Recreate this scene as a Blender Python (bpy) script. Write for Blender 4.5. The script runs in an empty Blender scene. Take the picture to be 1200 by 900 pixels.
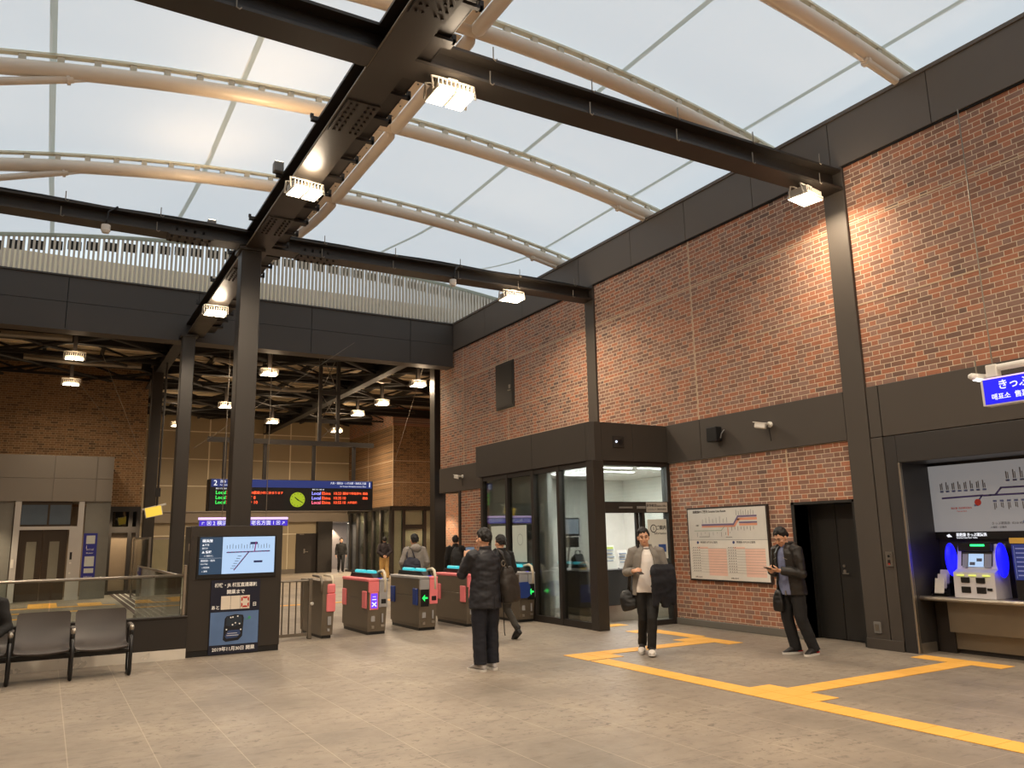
import bpy, bmesh, math, random
from mathutils import Vector, Matrix, Euler, noise
random.seed(7)
SC = bpy.context.scene
COL = SC.collection
PI = math.pi
V = Vector

# ------------------------------------------------------------------ materials
def s2l(c):
    c = c / 255.0
    return c / 12.92 if c <= 0.04045 else ((c + 0.055) / 1.055) ** 2.4
def rgb(r, g, b): return (s2l(r), s2l(g), s2l(b), 1.0)

class N:
    """tiny node builder"""
    def __init__(s, m):
        m.use_nodes = True
        s.t = m.node_tree; s.t.nodes.clear()
        s.out = s.t.nodes.new('ShaderNodeOutputMaterial')
    def new(s, typ, **kw):
        n = s.t.nodes.new(typ)
        for k, v in kw.items(): setattr(n, k, v)
        return n
    def put(s, sock, v):
        if hasattr(v, 'is_output') or isinstance(v, bpy.types.NodeSocket): s.t.links.new(v, sock)
        else: sock.default_value = v
    def m(s, op, a, b=None, c=None):
        n = s.new('ShaderNodeMath', operation=op)
        s.put(n.inputs[0], a)
        if b is not None: s.put(n.inputs[1], b)
        if c is not None: s.put(n.inputs[2], c)
        return n.outputs[0]
    def mix(s, f, a, b):
        n = s.new('ShaderNodeMix', data_type='RGBA')
        s.put(n.inputs[0], f); s.put(n.inputs[6], a); s.put(n.inputs[7], b)
        return n.outputs[2]
    def noise(s, scale, detail=3, vec=None, rough=.55):
        n = s.new('ShaderNodeTexNoise'); n.inputs['Scale'].default_value = scale
        n.inputs['Detail'].default_value = detail; n.inputs['Roughness'].default_value = rough
        if vec is not None: s.t.links.new(vec, n.inputs['Vector'])
        return n.outputs['Fac']
    def ramp(s, f, stops):
        n = s.new('ShaderNodeValToRGB'); e = n.color_ramp.elements
        while len(e) < len(stops): e.new(0.5)
        for k, (p, c) in enumerate(stops): e[k].position = p; e[k].color = c
        s.t.links.new(f, n.inputs[0]); return n.outputs[0]
    def coord(s): return s.new('ShaderNodeTexCoord').outputs['Object']
    def bump(s, h, dist=.01, strength=.5):
        n = s.new('ShaderNodeBump'); n.inputs['Distance'].default_value = dist
        n.inputs['Strength'].default_value = strength; s.t.links.new(h, n.inputs['Height']); return n.outputs[0]
    def pbr(s, col, rough=.5, metal=0., normal=None, spec=.5, **kw):
        p = s.new('ShaderNodeBsdfPrincipled')
        s.put(p.inputs['Base Color'], col); s.put(p.inputs['Roughness'], rough)
        s.put(p.inputs['Metallic'], metal); p.inputs['Specular IOR Level'].default_value = spec
        if normal is not None: s.t.links.new(normal, p.inputs['Normal'])
        for k, v in kw.items(): s.put(p.inputs[k], v)
        s.t.links.new(p.outputs[0], s.out.inputs[0]); return p

MATS = {}
def mat(name, col, rough=.5, metal=0., var=.08, scale=6., bump=0., spec=.5):
    if name in MATS: return MATS[name]
    m = bpy.data.materials.new(name); n = N(m)
    f = n.noise(scale, 3, n.coord())
    a = tuple(c * (1 - var) for c in col[:3]) + (1,); b = tuple(min(1, c * (1 + var)) for c in col[:3]) + (1,)
    c = n.mix(f, a, b)
    r = n.m('ADD', n.m('MULTIPLY', f, .12), rough - .06)
    nm = n.bump(n.noise(scale * 14, 2, n.coord()), .004, bump) if bump else None
    n.pbr(c, r, metal, nm, spec)
    m.diffuse_color = col; MATS[name] = m; return m
def emit(name, col, strength):
    if name in MATS: return MATS[name]
    m = bpy.data.materials.new(name); n = N(m)
    n.pbr(tuple(c * .3 for c in col[:3]) + (1,), .4, **{'Emission Color': col, 'Emission Strength': strength})
    MATS[name] = m; return m

def glass(name, tint=(.9, .95, .94, 1), refl=.08, rough=.02):
    m = bpy.data.materials.new(name); n = N(m)
    fr = n.new('ShaderNodeFresnel'); fr.inputs[0].default_value = 1.45
    tr = n.new('ShaderNodeBsdfTransparent'); tr.inputs[0].default_value = tint
    gl = n.new('ShaderNodeBsdfGlossy'); gl.inputs['Roughness'].default_value = rough
    f = n.m('ADD', n.m('MULTIPLY', fr.outputs[0], .8), refl * .2)
    mx = n.new('ShaderNodeMixShader'); n.t.links.new(f, mx.inputs[0])
    n.t.links.new(tr.outputs[0], mx.inputs[1]); n.t.links.new(gl.outputs[0], mx.inputs[2])
    n.t.links.new(mx.outputs[0], n.out.inputs[0]); MATS[name] = m; return m

def brick(name, axis, cols, mortar, row=.0735, P=.33, ST=.22):
    m = bpy.data.materials.new(name); n = N(m)
    sp = n.new('ShaderNodeSeparateXYZ'); n.t.links.new(n.coord(), sp.inputs[0])
    u = n.m('ADD', sp.outputs[axis], 50.0); v = n.m('ADD', sp.outputs[2], 10.0)
    rv = n.m('DIVIDE', v, row); r = n.m('FLOOR', rv); fv = n.m('FRACT', rv)
    off = n.m('MULTIPLY', n.m('MODULO', r, 2.0), P / 2)
    uu = n.m('DIVIDE', n.m('ADD', u, off), P); k = n.m('FLOOR', uu); t = n.m('MULTIPLY', n.m('FRACT', uu), P)
    isH = n.m('GREATER_THAN', t, ST)
    d = n.m('MINIMUM', n.m('MINIMUM', t, n.m('SUBTRACT', P, t)), n.m('ABSOLUTE', n.m('SUBTRACT', t, ST)))
    dv = n.m('MULTIPLY', n.m('MINIMUM', fv, n.m('SUBTRACT', 1.0, fv)), row)
    e = n.m('MINIMUM', d, dv)
    mask = n.new('ShaderNodeMapRange'); mask.inputs[1].default_value = .0035; mask.inputs[2].default_value = .0062
    n.t.links.new(e, mask.inputs[0]); mk = mask.outputs[0]
    cb = n.new('ShaderNodeCombineXYZ')
    n.put(cb.inputs[0], n.m('ADD', n.m('MULTIPLY', k, 2.0), isH)); n.put(cb.inputs[1], r)
    wn = n.new('ShaderNodeTexWhiteNoise', noise_dimensions='2D'); n.t.links.new(cb.outputs[0], wn.inputs['Vector'])
    # some brick colours cluster in loose clouds
    cl = n.noise(.55, 2, n.coord())
    f = n.m('ADD', n.m('MULTIPLY', wn.outputs['Value'], .72), n.m('MULTIPLY', n.m('SUBTRACT', cl, .36), .85))
    c = n.ramp(f, [(i / (len(cols) - 1), q) for i, q in enumerate(cols)])
    grain = n.noise(38, 3, n.coord())
    c = n.mix(n.m('MULTIPLY', grain, .45), c, tuple(x * .55 for x in cols[0][:3]) + (1,))
    c = n.mix(mk, mortar, c)
    h = n.m('ADD', mk, n.m('MULTIPLY', grain, .25))
    n.pbr(c, .82, 0, n.bump(h, .006, .7), .3)
    MATS[name] = m; return m

# ------------------------------------------------------------------ geometry
class B:
    def __init__(s): s.bm = bmesh.new(); s.mi = 0
    def _mark(s): return set(s.bm.faces) if s.mi else None
    def _tag(s, old):
        if s.mi:
            for f in s.bm.faces:
                if f not in old: f.material_index = s.mi
    def box(s, x0, x1, y0, y1, z0, z1, bev=0, M=None, seg=1):
        n0 = s._mark()
        vs = [s.bm.verts.new(p) for p in [(x0,y0,z0),(x1,y0,z0),(x1,y1,z0),(x0,y1,z0),(x0,y0,z1),(x1,y0,z1),(x1,y1,z1),(x0,y1,z1)]]
        fs = [s.bm.faces.new([vs[i] for i in q]) for q in ((0,3,2,1),(4,5,6,7),(0,1,5,4),(1,2,6,5),(2,3,7,6),(3,0,4,7))]
        if bev:
            ed = {e for f in fs for e in f.edges}
            rs = bmesh.ops.bevel(s.bm, geom=list(ed), offset=bev, segments=seg, affect='EDGES', profile=.5)
            vs = list({v for f in rs['faces'] for v in f.verts} | {v for v in vs if v.is_valid})
        if M is not None:
            for v in vs: v.co = M @ v.co
        s._tag(n0); return s
    def obox(s, c, size, M3=None, bev=0):
        """box centred at c, sizes, rotated by M3 (3x3 / euler tuple)"""
        if isinstance(M3, tuple): M3 = Euler(M3).to_matrix()
        M = Matrix.Translation(V(c)) @ (M3.to_4x4() if M3 is not None else Matrix())
        a, b, d = (q / 2 for q in size)
        return s.box(-a, a, -b, b, -d, d, bev, M)
    def prism(s, pts, h, M=None):
        """polygon pts (x,y) from z 0 to h, then M"""
        n0 = s._mark(); M = M or Matrix()
        a = [s.bm.verts.new(M @ V((x, y, 0))) for x, y in pts]; b = [s.bm.verts.new(M @ V((x, y, h))) for x, y in pts]
        n = len(pts); s.bm.faces.new(list(reversed(a))); s.bm.faces.new(b)
        for i in range(n): s.bm.faces.new([a[i], a[(i + 1) % n], b[(i + 1) % n], b[i]])
        s._tag(n0); return s
    def xprism(s, yz, x0, x1):
        """profile in the y-z plane swept along x"""
        return s.prism(yz, x1 - x0, Matrix(((0,0,1,x0),(1,0,0,0),(0,1,0,0),(0,0,0,1))))
    def yprism(s, xz, y0, y1):
        return s.prism([(x, z) for x, z in xz], y1 - y0, Matrix(((1,0,0,0),(0,0,1,y0),(0,1,0,0),(0,0,0,1))))
    def rings(s, rs, caps=True):
        n0 = s._mark()
        L = [[s.bm.verts.new(p) for p in r] for r in rs]; n = len(L[0])
        for a, b in zip(L, L[1:]):
            for i in range(n): s.bm.faces.new([a[i], a[(i+1)%n], b[(i+1)%n], b[i]])
        if caps:
            s.bm.faces.new(list(reversed(L[0]))); s.bm.faces.new(L[-1])
        s._tag(n0); return s
    def tube(s, path, r, n=10, caps=True):
        path = [V(p) for p in path]; R = r if isinstance(r, (list, tuple)) else [r] * len(path)
        rs = []; up = None
        for i, p in enumerate(path):
            d = (path[min(i+1, len(path)-1)] - path[max(i-1, 0)])
            d = d.normalized() if d.length > 1e-9 else V((0,0,1))
            if up is None:
                up = V((0,0,1)) if abs(d.z) < .9 else V((1,0,0))
            a = (up - d * up.dot(d)).normalized(); b = d.cross(a); up = a
            rs.append([p + (a * math.cos(t) + b * math.sin(t)) * R[i] for t in (2*PI*k/n for k in range(n))])
        return s.rings(rs, caps)
    def capsule(s, path, r, n=12):
        """tube with rounded ends"""
        path = [V(p) for p in path]; R = list(r) if isinstance(r, (list, tuple)) else [r] * len(path)
        d0 = (path[0] - path[1]).normalized(); d1 = (path[-1] - path[-2]).normalized()
        P = [path[0] + d0*R[0]*.95, path[0] + d0*R[0]*.7] + path + [path[-1] + d1*R[-1]*.7, path[-1] + d1*R[-1]*.95]
        Q = [R[0]*.25, R[0]*.72] + R + [R[-1]*.72, R[-1]*.25]
        return s.tube(P, Q, n)
    def cyl(s, p0, p1, r, n=14, r1=None): return s.tube([p0, p1], [r, r if r1 is None else r1], n)
    def ell(s, c, rx, ry, rz, M3=None, u=12, v=8):
        n0 = s._mark(); M = Matrix.Translation(V(c)) @ (M3.to_4x4() if M3 is not None else Matrix()) @ Matrix.Diagonal((rx, ry, rz, 1))
        bmesh.ops.create_uvsphere(s.bm, u_segments=u, v_segments=v, radius=1, matrix=M)
        s._tag(n0); return s
    def stack(s, rs, n=20):
        """horizontal ellipse rings (cx,cy,z,rx,ry[,power])"""
        R = []
        for q in rs:
            cx, cy, z, rx, ry = q[:5]; pw = q[5] if len(q) > 5 else 1.0
            ring = []
            for k in range(n):
                t = 2*PI*k/n; c, d = math.cos(t), math.sin(t)
                ring.append((cx + rx*math.copysign(abs(c)**pw, c), cy + ry*math.copysign(abs(d)**pw, d), z))
            R.append(ring)
        return s.rings(R)
    def ibeam(s, p0, p1, w, h, tf=.03, tw=.03):
        """I section along a horizontal line; p are the centre of the bottom"""
        p0, p1 = V(p0), V(p1); d = (p1 - p0); L = d.length; d.normalize(); side = V((-d.y, d.x, 0)); up = V((0,0,1))
        a, b = w/2, tw/2
        prof = [(-a,0),(a,0),(a,tf),(b,tf),(b,h-tf),(a,h-tf),(a,h),(-a,h),(-a,h-tf),(-b,h-tf),(-b,tf),(-a,tf)]
        M = Matrix((( -side.x,0,0,0),(0,0,0,0),(0,0,0,0),(0,0,0,1)))
        M = Matrix.Identity(4)
        M.col[0] = (*(-side), 0); M.col[1] = (*up, 0); M.col[2] = (*d, 0); M.col[3] = (*p0, 1)
        # three boxes keep the faces simple
        for x0, x1, z0, z1 in ((-a,a,0,tf),(-b,b,tf,h-tf),(-a,a,h-tf,h)): s.box(x0,x1,z0,z1,0,L,0,M)
        return s
    def text(s, txt, size, o, right, up, align='CENTER', depth=.002, bold=0, sx=1.0):
        cu = bpy.data.curves.new('t', 'FONT'); cu.body = txt; cu.size = size; cu.align_x = align; cu.align_y = 'CENTER'
        cu.extrude = depth; cu.resolution_u = 2; cu.offset = bold
        ob = bpy.data.objects.new('t', cu); COL.objects.link(ob)
        dg = bpy.context.evaluated_depsgraph_get(); me = bpy.data.meshes.new_from_object(ob.evaluated_get(dg))
        right, up = V(right), V(up); nn = right.cross(up)
        M = Matrix.Identity(4); M.col[0] = (*(right*sx), 0); M.col[1] = (*up, 0); M.col[2] = (*nn, 0); M.col[3] = (*V(o), 1)
        me.transform(M); n0 = s._mark(); s.bm.from_mesh(me); s._tag(n0)
        bpy.data.objects.remove(ob); bpy.data.curves.remove(cu); bpy.data.meshes.remove(me); return s

class Panel:
    """a flat board: o = lower-left corner of its face, right and up are unit vectors"""
    def __init__(s, o, right, up=(0,0,1)):
        s.o, s.r, s.u = V(o), V(right), V(up); s.n = s.r.cross(s.u)
    def rect(s, b, u0, u1, v0, v1, d0=0., d1=.003):
        M = Matrix.Identity(4); M.col[0] = (*s.r, 0); M.col[1] = (*s.u, 0); M.col[2] = (*s.n, 0); M.col[3] = (*s.o, 1)
        return b.box(u0, u1, v0, v1, d0, d1, 0, M)
    def at(s, u, v, d=0.): return s.o + s.r*u + s.u*v + s.n*d
    def line(s, b, p, q, w, d0=.003, d1=.005):
        a, c = V((*p, 0)), V((*q, 0)); t = (c - a); L = t.length; t.normalize(); k = V((-t.y, t.x, 0)) * w/2
        M = Matrix.Identity(4); M.col[0] = (*s.r, 0); M.col[1] = (*s.u, 0); M.col[2] = (*s.n, 0); M.col[3] = (*(s.o + s.n*d0), 1)
        return b.prism([((a - k).x,(a - k).y),((c - k).x,(c - k).y),((c + k).x,(c + k).y),((a + k).x,(a + k).y)], d1 - d0, M)
    def poly(s, b, pts, d0=.003, d1=.005):
        M = Matrix.Identity(4); M.col[0] = (*s.r, 0); M.col[1] = (*s.u, 0); M.col[2] = (*s.n, 0); M.col[3] = (*(s.o + s.n*d0), 1)
        return b.prism(pts, d1 - d0, M)
    def disc(s, b, u, v, r, d0=.003, d1=.006, n=24):
        return s.poly(b, [(u + r*math.cos(2*PI*k/n), v + r*math.sin(2*PI*k/n)) for k in range(n)], d0, d1)
    def text(s, b, t, size, u, v, d=.004, align='CENTER', bold=0, sx=1.0):
        return b.text(t, size, s.at(u, v, d), s.r, s.u, align, .0015, bold, sx)

def root_of(o):
    while o.parent is not None: o = o.parent
    return o
def obj(name, b, m, parent=None, smooth=None, local=False, recalc=True):
    """link the collected shape as one mesh object; the shape is in world space unless local"""
    bm = b.bm if isinstance(b, B) else None
    if bm is not None:
        if recalc: bmesh.ops.recalc_face_normals(bm, faces=bm.faces)
        me = bpy.data.meshes.new(name); bm.to_mesh(me); bm.free()
    else: me = b; me.name = name
    for q in (m if isinstance(m, (list, tuple)) else [m]): me.materials.append(q)
    if parent is not None and not local: me.transform(Matrix.Translation(-root_of(parent).location))
    o = bpy.data.objects.new(name, me); COL.objects.link(o)
    if parent is not None: o.parent = parent
    if smooth:
        me.shade_smooth()
        if smooth is not True: 
            md = None
            try: me.set_sharp_from_angle(angle=math.radians(smooth))
            except Exception: pass
    return o
def tag(o, label, cat, group=None):
    o['label'] = label; o['category'] = cat
    if group: o['group'] = group
    return o
def thing(name, label, cat, loc, group=None, rz=0.):
    o = bpy.data.objects.new(name, None); COL.objects.link(o); o.empty_display_size = .1
    o.location = loc; o.rotation_euler = (0, 0, rz); return tag(o, label, cat, group)
def struct(name, b, m, smooth=None, label=None):
    o = obj(name, b, m, None, smooth); o['kind'] = 'structure'
    if label: o['label'] = label
    return o
def dup(root, loc, label=None, rz=None, group=None):
    r = root.copy(); COL.objects.link(r); r.location = loc
    if rz is not None: r.rotation_euler = (0, 0, rz)
    if label: r['label'] = label
    if group: r['group'] = group
    for ch in list(root.children):
        c = ch.copy(); COL.objects.link(c); c.parent = r
        for g in list(ch.children):
            d = g.copy(); COL.objects.link(d); d.parent = c
    return r
def remesh(b, vox, smooth=3, fold=0., fscale=9., seed=0):
    """fuse the overlapping closed pieces into one continuous skin"""
    me = bpy.data.meshes.new('tmp'); bmesh.ops.recalc_face_normals(b.bm, faces=b.bm.faces); b.bm.to_mesh(me); b.bm.free()
    ob = bpy.data.objects.new('tmp', me); COL.objects.link(ob)
    md = ob.modifiers.new('r', 'REMESH'); md.mode = 'VOXEL'; md.voxel_size = vox
    if smooth:
        sm = ob.modifiers.new('s', 'SMOOTH'); sm.factor = .5; sm.iterations = smooth
    dg = bpy.context.evaluated_depsgraph_get(); out = bpy.data.meshes.new_from_object(ob.evaluated_get(dg))
    bpy.data.objects.remove(ob); bpy.data.meshes.remove(me)
    if fold:
        nr = [v.normal.copy() for v in out.vertices]
        for v, q in zip(out.vertices, nr):
            p = v.co
            w = noise.noise(V((p.x*fscale + seed, p.y*fscale, p.z*fscale*1.6))) + .5*noise.noise(V((p.x*fscale*2.1, p.y*fscale*2.1 + seed, p.z*fscale*3.3)))
            v.co = p + q * (w * fold)
    out.shade_smooth(); return out
# ------------------------------------------------------------------ camera, sky, view
cam = bpy.data.cameras.new('camera'); camo = bpy.data.objects.new('camera', cam); COL.objects.link(camo)
cam.sensor_fit = 'HORIZONTAL'; cam.sensor_width = 36; cam.lens = 36 * 928.8 / 1200; cam.clip_end = 300
yaw, pit, rol = 0.5270066, 0.18912289, -0.01987225
fw = V((math.sin(yaw)*math.cos(pit), math.cos(yaw)*math.cos(pit), math.sin(pit)))
rt = V((math.cos(yaw), -math.sin(yaw), 0)); up_ = rt.cross(fw)
r2 = rt*math.cos(rol) + up_*math.sin(rol); u2 = -rt*math.sin(rol) + up_*math.cos(rol)
CM = Matrix.Identity(4); CM.col[0] = (*r2, 0); CM.col[1] = (*u2, 0); CM.col[2] = (*(-fw), 0); CM.col[3] = (0, 0, 1.65, 1)
camo.matrix_world = CM; SC.camera = camo
SC.view_settings.view_transform = 'Standard'; SC.view_settings.look = 'None'; SC.view_settings.gamma = 1
SC.view_settings.use_curve_mapping = False; SC.view_settings.exposure = 0.22
SC.cycles.use_denoising = True; SC.cycles.max_bounces = 7; SC.cycles.diffuse_bounces = 4; SC.cycles.transparent_max_bounces = 16
SC.cycles.sample_clamp_indirect = 6
w = bpy.data.worlds.new('overcast_sky'); SC.world = w; w.use_nodes = True
wn = w.node_tree; bg = wn.nodes['Background']
wt = wn.nodes.new('ShaderNodeTexCoord'); wz = wn.nodes.new('ShaderNodeSeparateXYZ'); wr = wn.nodes.new('ShaderNodeValToRGB')
wn.links.new(wt.outputs['Generated'], wz.inputs[0]); wn.links.new(wz.outputs[2], wr.inputs[0]); wn.links.new(wr.outputs[0], bg.inputs[0])
wr.color_ramp.elements[0].color = (.72, .84, .95, 1); wr.color_ramp.elements[1].color = (.80, .88, .94, 1)
bg.inputs[1].default_value = .97

# ------------------------------------------------------------------ materials of the place
STEEL = mat('dark_bronze_steel', rgb(47, 42, 37), .42, 0, .1, 3)
STEELD = mat('black_steel', rgb(38, 33, 29), .5, 0, .1, 3)
PANEL = mat('charcoal_cladding', rgb(72, 66, 60), .55, 0, .06, 2, spec=.4)
JOINT = mat('joint_black', rgb(14, 13, 12), .8)
LINE = mat('pale_joint_sealant', rgb(196, 174, 146), .8)
TUBE = mat('cream_painted_tube', rgb(222, 208, 190), .35, 0, .04)
INOX = mat('brushed_stainless', rgb(172, 164, 152), .3, .85, .1, 9)
INOXD = mat('dull_stainless', rgb(134, 126, 114), .42, .75, .1, 7)
WHITE = mat('white_plastic', rgb(225, 222, 214), .45)
BLACK = mat('black_plastic', rgb(18, 18, 19), .4)
GREYP = mat('grey_plastic', rgb(120, 118, 115), .5)
BRC = [rgb(112, 92, 84), rgb(146, 108, 90), rgb(160, 128, 114), rgb(176, 116, 88), rgb(192, 128, 98), rgb(170, 142, 126)]
BRX = brick('brick_flemish_side', 1, BRC, rgb(214, 196, 172))
BRY = brick('brick_flemish_front', 0, [rgb(98, 78, 60), rgb(140, 108, 76), rgb(160, 122, 84), rgb(136, 112, 88)], rgb(182, 160, 128))
GLASS = glass('clear_glass'); GLASSD = glass('smoked_glass', (.35, .38, .38, 1), .3)

def membrane_mat():
    m = bpy.data.materials.new('translucent_membrane'); n = N(m)
    f = n.noise(.5, 2, n.coord())
    c = n.mix(f, (.90, .90, .88, 1), (.95, .95, .93, 1))
    d = n.new('ShaderNodeBsdfDiffuse'); n.put(d.inputs[0], c)
    tl = n.new('ShaderNodeBsdfTranslucent'); n.put(tl.inputs[0], c)
    tp = n.new('ShaderNodeBsdfTransparent')
    a = n.new('ShaderNodeMixShader'); a.inputs[0].default_value = .45
    n.t.links.new(d.outputs[0], a.inputs[1]); n.t.links.new(tl.outputs[0], a.inputs[2])
    b = n.new('ShaderNodeMixShader'); b.inputs[0].default_value = .34
    n.t.links.new(a.outputs[0], b.inputs[1]); n.t.links.new(tp.outputs[0], b.inputs[2])
    n.t.links.new(b.outputs[0], n.out.inputs[0]); return m
MEMB = membrane_mat()
def seam_mat():
    m = bpy.data.materials.new('grey_green_seam'); n = N(m); f = n.noise(3, 2, n.coord())
    c = n.mix(f, (.56, .57, .50, 1), (.62, .63, .56, 1))
    d = n.new('ShaderNodeBsdfDiffuse'); n.put(d.inputs[0], c); tl = n.new('ShaderNodeBsdfTranslucent'); n.put(tl.inputs[0], c)
    a = n.new('ShaderNodeMixShader'); a.inputs[0].default_value = .7; n.t.links.new(d.outputs[0], a.inputs[1]); n.t.links.new(tl.outputs[0], a.inputs[2])
    n.t.links.new(a.outputs[0], n.out.inputs[0]); return m
SEAM = seam_mat()

def floor_mat():
    m = bpy.data.materials.new('worn_stone_tiles'); n = N(m); co = n.coord()
    sp = n.new('ShaderNodeSeparateXYZ'); n.t.links.new(co, sp.inputs[0])
    x = n.m('DIVIDE', n.m('ADD', sp.outputs[0], 60 - .275), .6)
    fx = n.m('FRACT', x); ex = n.m('MULTIPLY', n.m('MINIMUM', fx, n.m('SUBTRACT', 1., fx)), .6)
    y = n.m('DIVIDE', n.m('ADD', sp.outputs[1], 60.), 1.2)
    fy = n.m('FRACT', y); ey = n.m('MULTIPLY', n.m('MINIMUM', fy, n.m('SUBTRACT', 1., fy)), 1.2)
    e = n.m('MINIMUM', ex, n.m('ADD', ey, .0015))
    j = n.m('LESS_THAN', e, .0038)
    big = n.noise(.7, 5, co, .6); sm = n.noise(6, 4, co, .65)
    mp = n.new('ShaderNodeMapping'); mp.inputs['Scale'].default_value = (3.2, 9.0, 3); n.t.links.new(co, mp.inputs[0])
    st = n.noise(1, 4, mp.outputs[0], .7)
    sp2 = n.ramp(n.noise(11, 4, co, .72), [(.56, (0,0,0,1)), (.63, (1,1,1,1))])
    base = n.ramp(big, [(.34, rgb(122, 114, 104)), (.5, rgb(142, 132, 120)), (.66, rgb(158, 147, 132))])
    c = n.mix(n.m('MULTIPLY', sm, .35), base, rgb(118, 106, 94))
    spot = n.ramp(st, [(.55, (0,0,0,1)), (.66, (1,1,1,1))])
    c = n.mix(n.m('MULTIPLY', spot, .5), c, rgb(92, 82, 74))
    c = n.mix(n.m('MULTIPLY', n.m('MULTIPLY', sp2, n.ramp(big, [(.40, (0,0,0,1)), (.56, (1,1,1,1))])), .7), c, rgb(80, 72, 64))
    wnn = n.new('ShaderNodeTexWhiteNoise', noise_dimensions='2D'); cb = n.new('ShaderNodeCombineXYZ')
    n.put(cb.inputs[0], n.m('FLOOR', x)); n.put(cb.inputs[1], n.m('FLOOR', y)); n.t.links.new(cb.outputs[0], wnn.inputs['Vector'])
    c = n.mix(n.m('MULTIPLY', wnn.outputs['Value'], .10), c, rgb(190, 172, 150))
    c = n.mix(n.m('MULTIPLY', j, .45), c, rgb(196, 182, 162))
    n.pbr(c, n.m('ADD', n.m('MULTIPLY', sm, .25), .34), 0, n.bump(sm, .003, .25), .45)
    return m
FLOOR = floor_mat()
DECK = mat('beige_roof_deck', rgb(226, 210, 180), .7, 0, .06, 3)
BEIGE = mat('beige_metal_panel', rgb(164, 149, 120), .55, 0, .05, 1)
GREYPAN = mat('grey_metal_panel', rgb(128, 122, 114), .5, 0, .05, 1)
SKIRT = mat('grey_stone_skirting', rgb(112, 108, 100), .5, 0, .12, 8)
CEIL = mat('white_ceiling_paint', rgb(205, 203, 198), .8)
WALLW = mat('white_wall_paint', rgb(208, 208, 202), .7)

# ------------------------------------------------------------------ floor and outer shell
b = B(); b.box(-8, 18, -7, 46, -.15, 0); struct('floor', b, FLOOR)
b = B(); b.box(-8.2, -8, -7, 46, 0, 9.6); struct('wall_left', b, BRX)
b = B(); b.box(-8, 18, -7.2, -7, 0, 9.6); struct('wall_rear', b, BRY)

# right wall: brick above and below a charcoal band, pilasters, fascia
WX = 10.2
b = B()
for y0, y1 in ((7.62, 13.79), (14.12, 21.95)): b.box(WX, WX + .3, y0, y1, 3.66, 7.16)
b.box(WX, WX + .3, -7, 7.25, 3.66, 7.16)
b.box(WX, WX + .3, 8.74, 11.62, 0, 2.95); b.box(WX, WX + .3, 7.62, 8.74, 2.06, 2.95)
b.box(WX, WX + .3, 16.0, 20.55, 0, 2.95)
b.mi = 1
for z in (6.2, 4.92):
    for y0, y1 in ((-7, 7.25), (7.62, 13.79), (14.12, 21.95)): b.box(WX - .004, WX, y0, y1, z - .011, z + .011)
for y, z0, z1 in ((10.74, 3.66, 7.16), (4.1, 3.66, 7.16), (17.75, 3.66, 7.16), (20.35, 3.66, 7.16), (8.81, 2.06, 2.95)):
    b.box(WX - .006, WX, y - .011, y + .011, z0, z1)
struct('wall_right', b, [BRX, LINE])
b = B(); b.box(WX - .03, WX, 8.74, 11.62, 0, .12, .008); b.box(WX - .03, WX, 16, 20.55, 0, .12, .008); struct('baseboard_right', b, SKIRT)

b = B()                                             # fascia panels above the brick
ys = [21.95, 20.9, 18.9, 16.85, 14.3, 12.4, 10.74, 9.04, 7.43, 5.78, 4.1, 2.4, .6, -1.2, -3, -7]
for a, c in zip(ys[1:], ys[:-1]): b.box(WX - .05, WX + .3, a + .006, c - .006, 7.14, 7.93)
b.box(WX - .075, WX + .34, -7, 20.9, 7.93, 7.985)
b.mi = 1; b.box(WX - .03, WX + .2, -7, 21.9, 7.115, 7.92)
struct('trim_1', b, [mat('lightened_cladding', rgb(96, 88, 80), .5, 0, .06, 2, spec=.4), JOINT], label='charcoal fascia along the top of the right brick wall')  # charcoal cladding lightened: missing daylight is put into the colour
b = B()                                             # band between the storeys
for a, c in ((7.63, 10.69), (10.70, 11.64), (16.0, 18.6), (18.61, 21.95)): b.box(WX - .04, WX + .3, a, c, 2.94, 3.67, .006)
for a, c in ((3.2, 7.04), (-.9, 3.19), (-7, -.91)): b.box(WX - .04, WX + .3, a, c, 2.93, 3.67, .006)
b.box(WX - .04, WX + .3, 7.05, 7.24, 2.93, 3.67, .006)
struct('trim_2', b, PANEL, label='charcoal band between the storeys of the right wall')
b = B()                                             # pilasters
b.box(WX - .05, WX + .3, 7.25, 7.62, 0, 7.14, .008); b.box(WX - .05, WX + .3, 13.79, 14.12, 3.66, 7.14, .008)
b.box(WX - .05, WX + .3, 7.05, 7.235, 0, 2.92, .006)
b.box(WX - .06, WX + .3, 7.05, 7.62, 0, .14, .004)
struct('trim_3', b, PANEL, label='charcoal pilasters on the right brick wall')

# recess with the ticket counter
b = B()
b.box(WX - .04, WX + .9, 6.86, 7.04, 0, 2.92); b.box(WX - .04, WX + .3, -7, 6.86, 2.54, 2.92, .006)
b.box(WX + .3, WX + .9, -7, 6.86, 2.54, 2.92); b.box(WX + .7, WX + .9, -7, 6.86, 0, 2.6)
b.box(WX - .04, WX + .9, 2.6, 2.8, 0, 2.6)
b.box(WX - .04, WX + .3, -7, 2.6, 0, 2.6)
struct('wall_recess', b, mat('recess_black_panel', rgb(48, 46, 45), .4, 0, .05, 2))
b = B(); b.box(WX - .045, WX - .01, 6.835, 6.86, .0, 2.54, .006); b.box(WX + .01, WX + .025, 6.845, 6.86, 0, 2.54); b.box(WX + .03, WX + .36, 6.84, 6.86, 0, .13)
struct('trim_4', b, INOX, label='stainless jamb strip of the ticket recess')

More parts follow.
